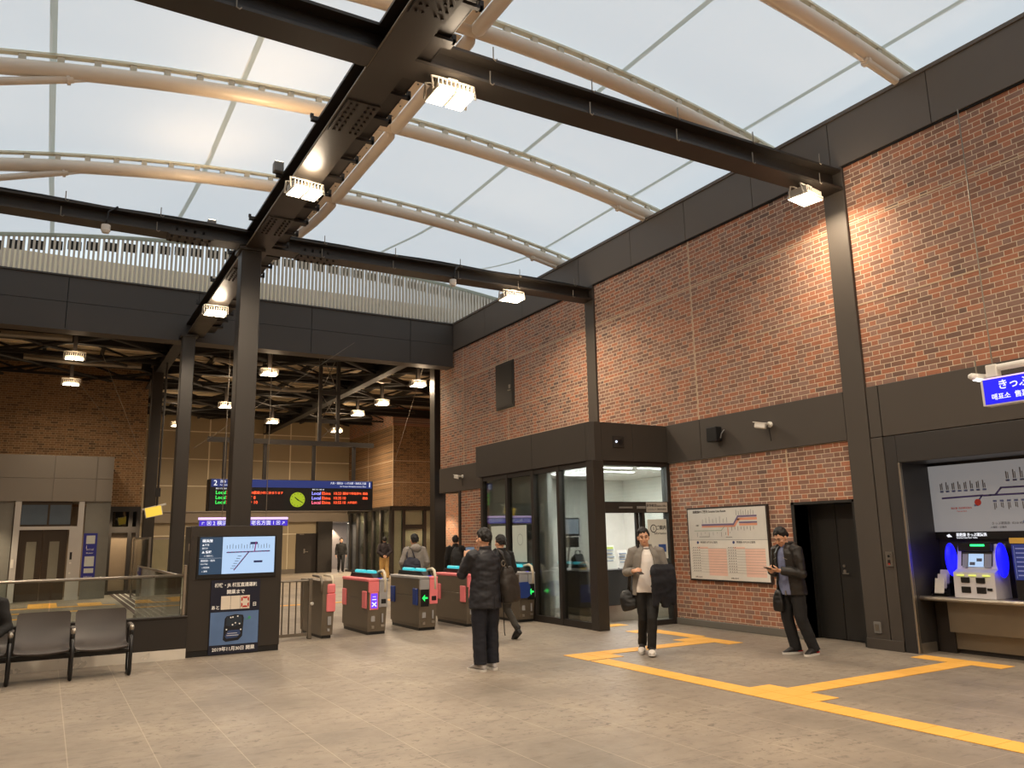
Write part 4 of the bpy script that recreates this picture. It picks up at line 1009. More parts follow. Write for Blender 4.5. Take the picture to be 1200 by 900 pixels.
t = thing('office_glazing', 'black framed glass front and side of the station office', 'glazed screen', (9.3, 12.5, 0))
b = B(); b.box(OX - .02, OX + .22, OY - .04, OY + .18, 0, 2.96, .008); obj('corner_post', b, STEEL, t)
for y in (12.78, 13.72, 14.78, 15.9):
    b = B(); b.box(OX + .0, OX + .12, y - .05, y + .05, 0, 2.96, .004); obj('mullion', b, STEELD, t)
b = B(); b.box(OX + .01, OX + .11, OY + .18, 15.95, 0, .12); obj('sill_rail', b, STEELD, t)
b = B(); b.box(OX + .01, OX + .11, OY + .18, 15.95, 2.86, 2.96); obj('head_rail', b, STEELD, t)
b = B(); b.box(OX + .22, WX - .08, OY + .02, OY + .14, 2.88, 2.955); b.box(OX + .22, WX - .08, OY + .005, OY + .155, 2.02, 2.22); b.box(WX - .08, WX, OY, OY + .16, 0, 2.96); b.box(9.50, 9.56, OY + .02, OY + .12, 0, 2.04); b.box(9.56, WX, OY + .02, OY + .12, 0, .09); obj('door_frame', b, STEELD, t)
for y0, y1 in ((11.80, 12.73), (12.83, 13.67), (13.77, 14.73), (14.83, 15.85)):
    b = B(); b.box(OX + .055, OX + .067, y0, y1, .12, 2.86); obj('pane', b, GLASS, t)
b = B(); b.box(OX + .22, WX - .08, OY + .07, OY + .082, 2.22, 2.88); obj('transom_pane', b, GLASS, t)
b = B(); b.box(9.56, WX - .08, OY + .06, OY + .072, .09, 2.02); obj('pane', b, GLASS, t)
b = B(); b.box(9.54, 9.60, OY + .10, OY + .16, .02, 2.02); b.box(9.42, 9.48, OY + .10, OY + .16, .02, 2.02); sd = obj('sliding_door_stile', b, STEELD, t)
b = B(); b.box(9.36, 9.56, OY - .02, OY, 2.09, 2.14, .004); b.box(8.95, 9.25, OY - .02, OY, 2.10, 2.13); obj('door_sensor', b, GREYP, t)
t = thing('office_door_plate', 'grey name plate over the sliding office door', 'sign', (9.8, OY, 2.03)); P = Panel((9.58, OY - .004, 2.03), (1, 0, 0))
b = B(); P.rect(b, 0, .50, 0, .18, 0, .012); pl = obj('plate', b, mat('pale_grey_plate', rgb(170, 166, 158), .4), t)
b = B(); P.text(b, '駅事務室', .06, .12, .12, .013); P.text(b, 'しんじむしつ', .035, .12, .05, .013); P.text(b, 'Station Office', .045, .36, .115, .013); P.text(b, 'Information', .045, .36, .055, .013); obj('lettering', b, mat('print_dark', rgb(40, 40, 44), .5), pl)
t = thing('information_decal', 'white information decal on the right office pane', 'decal', (9.85, OY, 1.2)); P = Panel((9.64, OY + .058, 1.18), (1, 0, 0))
b = B(); P.rect(b, 0, .46, 0, .72, 0, .002); dc = obj('film', b, mat('frosted_white_film', rgb(214, 218, 212), .6), t)
b = B(); P.disc(b, .14, .55, .075, .002, .004, 24); b.mi = 1; P.disc(b, .14, .55, .058, .004, .005, 24); b.mi = 0; P.text(b, 'i', .10, .14, .55, .006, bold=.002); P.text(b, 'ご案内', .085, .32, .56, .003, bold=.001); P.text(b, 'Information', .062, .30, .46, .003); obj('lettering', b, [mat('print_dark', rgb(40, 40, 44), .5), mat('frosted_white_film', rgb(214, 218, 212), .6)], dc)
b = B(); P.rect(b, .24, .42, .12, .26, .002, .004); obj('blue_patch', b, mat('blue_print', rgb(52, 84, 150), .5), dc)
# inside the office
b = B(); b.box(8.64, 12.5, 15.9, 16.0, 0, 2.95); b.box(12.4, 12.5, 11.66, 16, 0, 2.95); b.box(10.52, 12.5, 11.56, 11.66, 0, 2.95); struct('wall_office', b, WALLW)
b = B(); b.box(8.62, 12.5, 11.82, 16, 2.95, 2.99); struct('ceiling_office', b, CEIL)
for i, (x0, y) in enumerate(((8.7, 12.4), (9.4, 13.2), (8.8, 14.1), (10.0, 12.3))):
    t = thing('office_ceiling_light', ('linear ceiling light just inside the front transom', 'linear ceiling light in the middle of the office', 'linear ceiling light deep in the office', 'linear ceiling light at the right side of the office')[i], 'ceiling light', (x0 + .6, y, 2.95), 'office ceiling lights')
    b = B(); b.box(x0, x0 + 1.2, y - .06, y + .06, 2.91, 2.95, .004); obj('housing', b, WHITE, t)
    b = B(); b.box(x0 + .02, x0 + 1.18, y - .045, y + .045, 2.902, 2.91); obj('diffuser', b, emit('office_tube', (1, .98, .94, 1), 7), t)
la = bpy.data.lights.new('office', 'AREA'); la.shape = 'RECTANGLE'; la.size = 2.4; la.size_y = 2.4; la.energy = 210; la.color = (1, .97, .92); lo = bpy.data.objects.new('office', la); COL.objects.link(lo); lo.location = (10, 13.4, 2.92)
t = thing('service_counter', 'dark service counter with a stainless kick inside the office', 'counter', (10, 12.9, 0))
b = B(); b.box(8.72, 12.3, 12.62, 13.2, .30, .94, .006); obj('front', b, mat('graphite_counter', rgb(52, 54, 56), .5), t)
b = B(); b.box(8.74, 12.3, 12.68, 13.2, 0, .30); obj('kick', b, INOX, t)
b = B(); b.box(8.68, 12.3, 12.56, 13.25, .94, .975, .006); obj('worktop', b, mat('dark_worktop', rgb(44, 44, 46), .35), t)
b = B(); b.box(8.72, 8.95, 12.60, 12.62, .40, .72, .004); obj('blue_panel', b, BLUEF, t)
t = thing('card_reader', 'black angled card terminal on the left end of the office counter', 'card terminal', (8.86, 12.8, .975))
b = B(); b.xprism([(12.7, .975), (12.98, .975), (12.98, 1.2), (12.86, 1.28), (12.74, 1.06)], 8.78, 8.98); b.tube([(8.84, 12.9, 1.2), (8.84, 12.9, 1.34), (8.95, 12.9, 1.34), (8.95, 12.9, 1.2)], .016, 6); obj('body', b, BLACK, t)
b = B(); b.box(8.80, 8.96, 12.68, 12.70, .985, 1.03); obj('yellow_label', b, emit('amber_label', rgb(200, 160, 60), .4), t)
for i, (x, lab, col) in enumerate(((9.14, 'small white notice standing beside the black terminal', rgb(214, 220, 228)), (9.55, 'leaflet rack with a blue and yellow headed sheet on the counter', rgb(222, 226, 220)), (9.86, 'white notice card behind the dark post on the counter', rgb(226, 226, 222)))):
    t = thing('leaflet_stand', lab, 'leaflet stand', (x, 12.72, .975), 'leaflet stands on the office counter')
    h = (.22, .46, .36)[i]; w_ = (.22, .26, .24)[i]
    b = B(); b.obox((x, 12.74, .975 + h/2), (w_, .012, h), (-.22, 0, 0)); s = obj('sheet', b, mat('sheet_%d' % i, col, .6), t)
    b = B(); b.box(x - w_/2, x + w_/2, 12.72, 12.86, .975, .99); obj('foot', b, GREYP, t)
    b = B()
    for k in range(5): b.obox((x - .02*(k % 2), 12.731 + .045*(k - 2)*h*2*.22 + 0.0, .975 + h*(.2 + .15*k)), (w_*.7 - .03*(k % 2), .012, .02), (-.22, 0, 0))
    if i == 1: b.mi = 1; b.obox((x, 12.775, .975 + h*.86), (w_*.8, .014, .05), (-.22, 0, 0))
    obj('print', b, [mat('print_greyblue', rgb(140, 156, 178), .6), mat('print_lime', rgb(176, 196, 90), .6)], s)
t = thing('counter_monitor', 'small wall monitor with pale screen above the counter', 'monitor', (8.9, 13.3, 1.6)); b = B(); b.box(8.86, 9.24, 13.3, 13.36, 1.62, 1.98, .01); b.cyl((9.05, 13.36, 1.7), (9.05, 13.5, 1.0), .02); b.box(8.95, 9.2, 13.28, 13.4, 1.4, 1.6, .01); obj('case', b, BLACK, t)
b = B(); b.box(8.89, 9.21, 13.29, 13.3, 1.66, 1.95); obj('screen', b, emit('monitor_grey', rgb(180, 190, 204), .5), t)
b = B(); b.box(8.62, 8.72, 13.5, 15.9, 0, 2.95); o = obj('office_partition', b, WALLW); o['kind'] = 'structure'
b = B(); b.box(9.3, 10.6, 15.8, 15.9, 0, 2.0); o = obj('door_5', b, mat('office_door_white', rgb(220, 220, 214), .5)); o['kind'] = 'structure'
for k, (y0, y1, lab) in enumerate(((14.05, 14.62, 'pale framed poster on the left office glass, right of the mullion'), (14.92, 15.55, 'pale framed poster on the left office glass, farthest pane'))):
    t = thing('office_poster', lab, 'poster', (8.5, (y0 + y1)/2, 1.2), 'posters on the office glass'); P = Panel((OX + .05, y1, 1.12), (0, -1, 0))
    b = B(); P.rect(b, 0, y1 - y0, 0, .74, 0, .004); s = obj('sheet', b, mat('pale_mint_sheet', rgb(206, 216, 208), .6), t)
    b = B(); P.disc(b, (y1 - y0)*.55, .45, .12, .004, .005, 24); b.mi = 1; P.disc(b, (y1 - y0)*.55, .45, .1, .005, .006, 24); obj('emblem', b, [mat('faint_grey_print', rgb(176, 186, 180), .6), mat('pale_mint_sheet', rgb(206, 216, 208), .6)], s)

# ------------------------------------------------------------------ wall map, wall fittings
t = thing('route_map_board', 'large framed route map and timetable on the brick wall', 'notice board', (WX, 10.2, .82))
P = Panel((WX - .05, 11.16, .80), (0, -1, 0)); W, H = 1.90, 1.28
b = B(); P.rect(b, 0, W, 0, H, -.05, 0); fr = obj('frame', b, mat('dark_brown_frame', rgb(44, 34, 30), .45), t)
b = B(); P.rect(b, .03, W - .03, .71, H - .03, 0, .004); obj('map_sheet', b, mat('map_grey_white', rgb(208, 206, 200), .5), t)
b = B(); P.rect(b, .03, W - .03, .03, .705, 0, .004); ts = obj('timetable_sheet', b, mat('timetable_white', rgb(226, 222, 214), .5), t)
b = B(); P.text(b, '相鉄線のご案内 Sotetsu Line Route', .055, .16, 1.20, .005, 'LEFT', .001); 
for k in range(8): P.rect(b, .40 + k*.085, .405 + k*.085, 1.0, 1.07 + .02*(k % 3), .004, .006)
for k in range(8): P.rect(b, 1.22 + k*.055, 1.226 + k*.055, 1.12, 1.21 - .02*(k % 2), .004, .006); P.rect(b, 1.10 + k*.07, 1.106 + k*.07, .86 + .02*(k % 2), .93, .004, .006)
for k in range(9): P.rect(b, .25 + k*.10, .255 + k*.10, .76 + .03*(k % 3), .84, .004, .006)
P.rect(b, .3, .55, .76, .768, .004, .006); P.rect(b, .95, 1.1, .75, .758, .004, .006); P.text(b, '凡例', .035, .26, .96, .005)
for k in range(2):
    u = .22 + k*.87; P.text(b, '時刻表 のりかえ案内', .045, u + .10, .665, .005, 'LEFT'); P.text(b, 'お問い合わせ', .03, u - .08, .065, .005, 'LEFT')
    for r_ in range(10):
        v = .56 - r_*.045; P.rect(b, u - .13, u + .72, v, v + .003, .004, .006)
        for c_ in range(4): P.rect(b, u - .10 + c_*.05, u - .08 + c_*.05, v + .012, v + .026, .004, .005)
obj('print_line', b, mat('print_grey', rgb(96, 92, 92), .6), t)
b = B(); P.rect(b, .38, 1.14, .925, .955, .004, .006); P.poly(b, [(1.10, .925), (1.14, .955), (1.24, 1.06), (1.30, 1.06), (1.18, .925)], .004, .006); P.rect(b, 1.24, 1.68, 1.035, 1.075, .004, .006); P.rect(b, 1.28, 1.68, .945, .98, .004, .006); P.rect(b, 1.0, 1.02, .78, .92, .004, .006); obj('route_line_orange', b, mat('print_salmon', rgb(216, 150, 120), .6), t)
b = B(); P.rect(b, .38, 1.16, .955, .985, .006, .008); P.line(b, (1.15, .97), (1.26, 1.10), .03, .006, .008); P.rect(b, 1.25, 1.68, 1.085, 1.115, .006, .008); P.rect(b, 1.28, 1.68, .985, 1.01, .006, .008); obj('route_line_blue', b, mat('print_violet_grey', rgb(110, 96, 130), .6), t)
b = B(); P.rect(b, .18, .86, .865, .875, .004, .006); P.line(b, (.85, .87), (.95, .95), .01, .004, .006); obj('route_line_green', b, mat('print_sage', rgb(140, 160, 140), .6), t)
b = B()
for k in range(2):
    u = .22 + k*.87; P.rect(b, u + .28, u + .72, .10, .56, .004, .0045); P.rect(b, u + .02, u + .28, .555, .59, .004, .0045)
obj('pink_column', b, mat('print_blush', rgb(238, 200, 184), .6), ts)
b = B(); P.disc(b, .25, .665, .025, .004, .006); P.disc(b, 1.12, .665, .025, .004, .006); obj('blue_mark', b, mat('print_navy', rgb(60, 70, 130), .5), ts)

t = thing('wall_speaker', 'black box speaker on the charcoal band above the map', 'speaker', (10.0, 10.21, 3.3)); b = B(); b.box(9.96, 10.12, 10.10, 10.34, 3.2, 3.46, .015); obj('cabinet', b, BLACK, t)
b = B(); b.box(10.1, 10.17, 10.16, 10.22, 3.28, 3.38); b.tube([(10.05, 10.08, 3.25), (10.05, 10.05, 3.33), (10.12, 10.05, 3.4)], .01, 6); obj('bracket', b, GREYP, t)
def cctv(loc, label):
    x, y, z = loc; t = thing('security_camera', label, 'security camera', loc, 'security cameras')
    b = B(); b.cyl((x + .16, y, z + .02), (x + .05, y, z + .02), .02, 10); b.cyl((x + .16, y, z + .02), (x + .13, y, z + .02), .05, 14); obj('mount', b, WHITE, t)
    b = B(); b.obox((x - .0, y + .06, z + .0), (.085, .20, .085), (.2, 0, .25), .015); h = obj('housing', b, WHITE, t)
    b = B(); b.obox((x + .01, y + .06, z + .05), (.11, .24, .012), (.2, 0, .25)); obj('sunshield', b, WHITE, h)
    b = B(); b.cyl((x + .02, y - .05, z - .03), (x + .028, y - .062, z - .032), .03, 12); obj('camera_lens', b, BLACK, h)
    b = B(); b.cyl((x + .12, y, z - .02), (x + .15, y, z - .25), .006, 6); obj('cable', b, BLACK, t)
cctv((10.0, 9.05, 3.34), 'white security camera on the band right of the black speaker')
cctv((10.0, 20.35, 3.32), 'white security camera near the wall end left of the office header')
b = B(); b.box(10.06, 10.16, 15.98, 16.2, 3.2, 3.5, .02); o = obj('wall_speaker', b, BLACK); tag(o, 'small black speaker at the far end of the office header', 'speaker')
t = thing('intercom', 'small steel intercom plate on the charcoal pilaster', 'intercom', (10.14, 7.14, 1.15)); P = Panel((WX - .055, 7.18, 1.13), (0, -1, 0))
b = B(); P.rect(b, 0, .10, 0, .20, -.01, .012); pl = obj('plate', b, INOX, t)
b = B(); P.disc(b, .05, .14, .018, .012, .016); P.rect(b, .03, .07, .03, .09, .012, .015); obj('button', b, BLACK, pl); b = B(); P.disc(b, .05, .035, .012, .012, .02); obj('red_button', b, mat('red_plastic', rgb(190, 50, 40), .4), pl)
t = thing('power_outlet', 'small grey outlet box low on the pilaster', 'outlet', (10.14, 7.42, .27)); P = Panel((WX - .055, 7.47, .22), (0, -1, 0)); b = B(); P.rect(b, 0, .10, 0, .15, -.01, .02); bx_ = obj('cover', b, GREYP, t); b = B(); P.rect(b, .02, .08, .03, .12, .02, .024); obj('lid', b, INOXD, bx_)

# ------------------------------------------------------------------ ticket counter in the recess
t = thing('ticket_counter', 'stainless ticket counter with rounded front edge in the recess', 'counter', (10.5, 5, 0))
b = B(); b.box(10.36, 10.89, 2.82, 6.84, .70, .735); b.tube([(10.34, 2.82, .715), (10.34, 6.86, .715)], .03, 12); obj('worktop', b, INOX, t)
b = B()
for a, c in ((2.82, 4.1), (4.11, 5.5), (5.51, 6.6)): b.box(10.50, 10.55, a, c, .28, .70, .006)
b.box(10.62, 10.66, 2.82, 6.6, .06, .28); obj('front_panel', b, mat('warm_inox', rgb(128, 118, 102), .38, .7, .2, 2.5), t)
b = B(); b.box(10.6, 10.9, 6.6, 6.84, 0, .70); b.box(10.66, 10.7, 2.82, 6.6, 0, .06); obj('end_panel', b, STEELD, t)
t = thing('fare_map', 'long white fare map board above the ticket machine', 'fare map', (10.85, 5, 1.58))
P = Panel((10.84, 6.86, 1.585), (0, -1, 0)); W = 3.9; H = .915
b = B(); P.rect(b, -.02, W, -.10, H + .05, -.05, -.002); obj('frame', b, BLACK, t)
b = B(); P.rect(b, 0, W, 0, H, -.002, .002); sh = obj('map_sheet', b, emit('backlit_map', rgb(188, 186, 186), .28), t)
b = B(); P.line(b, (.16, .46), (.74, .475), .024); P.line(b, (.74, .47), (.84, .47), .024); P.line(b, (.66, .40), (.72, .47), .02); P.rect(b, .82, 2.6, .46, .484, .003, .005); P.line(b, (.90, .475), (.98, .56), .024); P.rect(b, .97, 2.6, .55, .574, .003, .005); obj('route_line', b, mat('print_indigo', rgb(66, 56, 120), .5), sh)
b = B(); c2 = B()
for k in range(8): u = .17 + k*.085; P.rect(b, u - .025, u + .025, .54, .565, .003, .005); P.rect(c2, u - .018, u - .004, .575, .66 + .02*(k % 2), .003, .005); P.rect(c2, u + .006, u + .018, .575, .64 + .03*((k+1) % 2), .003, .005)
for k in range(9):
    u = 1.08 + k*.09; P.rect(b, u - .025, u + .025, .64, .665, .003, .005); P.rect(c2, u - .018, u - .004, .675, .77 + .02*(k % 3), .003, .005); P.rect(c2, u + .006, u + .016, .675, .76, .003, .005)
    u = .88 + k*.09; P.rect(b, u - .025, u + .025, .38, .405, .003, .005); P.rect(c2, u - .016, u - .004, .28 + .03*(k % 2), .37, .003, .005); P.rect(c2, u + .006, u + .016, .30, .37, .003, .005)
P.rect(b, 1.2, 2.2, .10, .13, .003, .005); P.rect(b, .6, .66, .335, .36, .003, .005)
P.text(c2, 'きっぷ運賃表  ¥210 ¥240', .04, .8, .10, .004, 'LEFT'); P.text(c2, '入場券・定期券', .03, .78, .05, .004, 'LEFT')
obj('station_box', b, mat('print_slate_blue', rgb(92, 104, 150), .5), sh); obj('print_line', c2, mat('print_grey', rgb(96, 92, 92), .6), sh)
b = B(); P.disc(b, .655, .385, .045); P.text(b, '現在駅 羽沢横浜国大', .032, .42, .315, .004, 'CENTER'); P.text(b, 'You are here', .026, .42, .275, .004, 'CENTER'); obj('here_mark', b, mat('red_print', rgb(190, 52, 40), .5), sh)
b = B(); P.text(b, '相鉄線 きっぷ運賃表', .05, .30, -.045, .002, 'LEFT', .001, .9); P.text(b, 'Sotetsu Line Fare Table', .03, .30, -.082, .002, 'LEFT'); P.poly(b, [(.16, -.05), (.2, -.03), (.21, -.04), (.24, -.07), (.18, -.075)], 0, .002); obj('lettering', b, WTX, t)

BLUEN = emit('blue_led_fin', rgb(20, 20, 255), 1.5)
t = thing('ticket_machine', 'white ticket machine with glowing blue side fins on the counter', 'ticket machine', (10.6, 6.2, .735))
PW = mat('machine_white', rgb(206, 204, 208), .4)
b = B(); b.yprism([(10.84, .737), (10.84, 1.42), (10.68, 1.42), (10.60, 1.10), (10.50, 1.06), (10.48, .737)], 5.92, 6.46); obj('body', b, PW, t)
b = B(); b.yprism([(10.66, 1.20), (10.71, 1.40), (10.66, 1.41), (10.60, 1.14)], 5.99, 6.40); b.box(10.60, 10.72, 5.98, 6.42, 1.33, 1.44, .008); obj('screen_bezel', b, BLACK, t)
MX = Panel((10.593, 6.40, 1.10), (0, -1, 0), V((.257, 0, .966)).normalized())
b = B(); MX.rect(b, .10, .30, .03, .20, .006, .012); obj('screen', b, emit('screen_pale_blue', rgb(176, 208, 246), .72), t)
b = B(); MX.rect(b, .02, .09, .02, .22, .006, .010); MX.rect(b, .31, .40, .02, .22, .006, .010); obj('key_panel', b, mat('grey_keys', rgb(132, 138, 150), .4), t)
b = B(); MX.rect(b, .12, .19, .05, .09, .012, .014); MX.rect(b, .21, .28, .10, .14, .012, .014); obj('screen_key', b, mat('screen_dark_key', rgb(60, 70, 96), .4), t)
b = B(); b.box(10.588, 10.60, 6.06, 6.24, 1.395, 1.42); obj('ready_lamp', b, emit('green_ready_lamp', rgb(50, 255, 130), 1.8), t)
for y in (5.90, 6.48):
    b = B(); s = 1 if y > 6.2 else -1
    b.ell((10.60, y + s*.045, 1.22), .11, .055, .22, None, 16, 12); obj('light_fin', b, BLUEN, t, smooth=True)
b = B()
for y in (6.30, 6.10): b.box(10.470, 10.50, y - .055, y + .055, .93, 1.0, .006); b.box(10.470, 10.5, y - .06, y + .06, .80, .88, .006)
b.box(10.472, 10.5, 5.96, 6.02, .84, .87); obj('slot', b, BLACK, t)
b = B()
for y in (6.36, 6.20, 6.02): b.box(10.474, 10.5, y - .045, y + .045, 1.015, 1.035)
obj('slot_lamp', b, emit('yellow_green_lamp', rgb(220, 225, 110), .9), t)
t = thing('ticket_machine', 'second ticket machine at the photo edge, dark with a yellow topped blue panel', 'ticket machine', (10.7, 5.4, .735))
b = B(); b.box(10.62, 10.84, 4.9, 5.74, .735, 1.52, .01); obj('body', b, BLACK, t)
b = B(); b.box(10.605, 10.62, 5.2, 5.74, 1.43, 1.50); obj('yellow_strip', b, mat('yellow_print', rgb(222, 182, 80), .5), t)
P = Panel((10.608, 5.72, .98), (0, -1, 0)); b = B(); P.rect(b, 0, .5, 0, .44); bp_ = obj('blue_panel', b, emit('machine_panel_blue', rgb(44, 60, 130), .5), t)
b = B()
for k in range(7): P.rect(b, .04, .42, .05 + k*.055, .065 + k*.055, .003, .005)
P.rect(b, .02, .025, .02, .42, .003, .005); obj('print_line', b, mat('print_pale_blue', rgb(150, 166, 214), .5), bp_)
t = thing('leaflet_rack', 'clear stepped rack of white leaflets at the left end of the ticket counter', 'leaflet rack', (10.6, 6.7, .735))
b = B(); b.yprism([(10.5, .735), (10.78, .735), (10.78, .98), (10.74, .98), (10.5, .78)], 6.60, 6.80); obj('holder', b, GLASSD, t)
for k in range(3):
    b = B(); b.obox((10.53 + k*.07, 6.69, .87 + k*.055), (.012, .13, .20), (0, .25, 0)); obj('leaflet', b, WHITE, t)

# hanging ticket sign
t = thing('ticket_sign', 'lit blue hanging sign for tickets at the right edge', 'sign', (9.2, 4.4, 2.98))
XS_ = 9.05; P = Panel((XS_, 4.95, 2.985), (0, -1, 0)); 
b = B(); b.yprism([(XS_ + .01, 3.28), (XS_ + .20, 3.28), (XS_ + .12, 2.98), (XS_ + .09, 2.98), (XS_ + .01, 2.98)], 4.955, 4.985); b.box(XS_ + .0, XS_ + .12, 2.9, 4.96, 2.975, 3.28); obj('casing', b, WHITE, t)
b = B(); P.rect(b, .0, 2.0, .005, .29, .0, .006); fc = obj('face', b, emit('sign_deep_blue', rgb(14, 12, 225), 1.0), t)
b = B(); P.text(b, 'きっぷうりば', .115, .155, .20, .007, 'LEFT', .002); P.text(b, '매표소  售票处  Tickets', .075, .075, .075, .007, 'LEFT', .0015); obj('lettering', b, WTX, fc)
b = B(); P.rect(b, .0, 2.0, .285, .30, .0, .008); obj('top_light', b, emit('sign_top_light', rgb(235, 200, 255), 1.0), t)
b = B(); b.cyl((XS_ + .07, 2.9, 3.40), (XS_ + .07, 4.86, 3.40), .04, 12); b.box(XS_ + .02, XS_ + .12, 4.80, 4.92, 3.3, 3.44, .008); obj('rail', b, WHITE, t)
b = B(); b.capsule([(XS_ - .05, 5.04, 3.33), (XS_ + .30, 4.98, 3.33)], .04, 12); lb = obj('lamp_arm', b, WHITE, t)
b = B(); b.box(XS_ - .02, XS_ + .12, 4.99, 5.05, 3.285, 3.295); obj('lamp_lens', b, emit('sign_lamp_white', (1, .97, .92, 1), 4), lb)
b = B()
for y in (4.86, 3.2): b.cyl((XS_ + .07, y, 3.44), (XS_ + .07, y, 6.6), .008, 6)
b.cyl((XS_ + .02, 5.02, 3.36), (XS_ + .02, 5.02, 3.52), .008, 6); obj('rod', b, INOXD, t)
# corridor wall lamp far away
la = bpy.data.lights.new('sconce', 'SPOT'); la.energy = 120; la.color = (1, .8, .6); la.spot_size = 1.4; la.shadow_soft_size = .05; lo = bpy.data.objects.new('sconce', la); COL.objects.link(lo); lo.location = (14.0, 44.6, 2.4); lo.rotation_euler = (.25, 0, 0)
la = bpy.data.lights.new('corridor', 'AREA'); la.size = 1.2; la.energy = 60; la.color = (1, .85, .7); lo = bpy.data.objects.new('corridor', la); COL.objects.link(lo); lo.location = (13.6, 43.2, 2.5)
la = bpy.data.lights.new('niche', 'AREA'); la.size = .8; la.energy = 12; la.color = (1, .78, .55); lo = bpy.data.objects.new('niche', la); COL.objects.link(lo); lo.location = (11.1, 20.8, 2.9)
for x, y in ((13.2, 36.2), (13.2, 38.8), (2.2, 29.2), (-2, 27.2), (14.9, 33)):  # added spots without fixtures, brighten the shopfront and lift side
    la = bpy.data.lights.new('fill_spot', 'SPOT'); la.energy = 380 if x > 13 and y > 35 else 200; la.color = (1, .78, .52); la.spot_size = 2.2; la.spot_blend = .6; la.shadow_soft_size = .1; lo = bpy.data.objects.new('fill_spot', la); COL.objects.link(lo); lo.location = (x, y, 2.85 if x < 3 else 3.05)
# ------------------------------------------------------------------ people (local frame: facing +y, right hand at +x, feet on z = 0)
SKIN = mat('skin', rgb(206, 158, 128), .5, 0, .05, 12)
HAIRM = mat('black_brown_hair', rgb(13, 10, 9), .6, 0, .25, 30)
EYEM = mat('dark_eye', rgb(24, 18, 16), .25); LIPM = mat('lip', rgb(160, 96, 84), .5)
SOLE = mat('white_rubber_sole', rgb(214, 210, 202), .55)
def lerp(a, b, t): return a + (b - a)*t

def hand(b, wrist, d, palm, thumb, curl=.35, s=1.0):
    """palm, four fingers and a thumb; d points to the fingers, palm is the palm normal, thumb the thumb side"""
    d = V(d).normalized(); palm = V(palm); palm = (palm - d*palm.dot(d)).normalized()
    th = V(thumb); th = (th - d*th.dot(d) - palm*th.dot(palm)).normalized()
    w = V(wrist)
    b.capsule([w, w + d*.03*s], [.026*s, .028*s], 10)
    for k in range(4):
        o = (k - 1.5)*.0195*s
        b.capsule([w + d*.02*s + th*(-o*.7), w + d*.085*s - th*o], [.0155*s, .0125*s], 8)
    for k, L in enumerate((.92, 1.05, 1.0, .8)):
        o = (1.5 - k)*.0205*s; p = w + d*.085*s + th*o; ang = 0; P = [p]
        for q, seg in enumerate((.036, .026, .021)):
            ang += curl*(1.0 + .35*q) + .05*k*curl
            p = p + (d*math.cos(ang) + palm*math.sin(ang))*seg*L*s; P.append(p)
        b.capsule(P, [.0098*s, .0092*s, .0085*s, .0075*s], 8)
    p = w + d*.022*s + th*.026*s
    P = [p, p + (d*.55 + th*.75 + palm*.25).normalized()*.038*s]; P.append(P[1] + (d*.9 + th*.1 + palm*(.3 + curl*.6)).normalized()*.03*s); P.append(P[2] + (d*.9 - th*.25*curl + palm*(.3 + curl)).normalized()*.024*s)
    b.capsule(P, [.0135*s, .012*s, .0105*s, .009*s], 8)

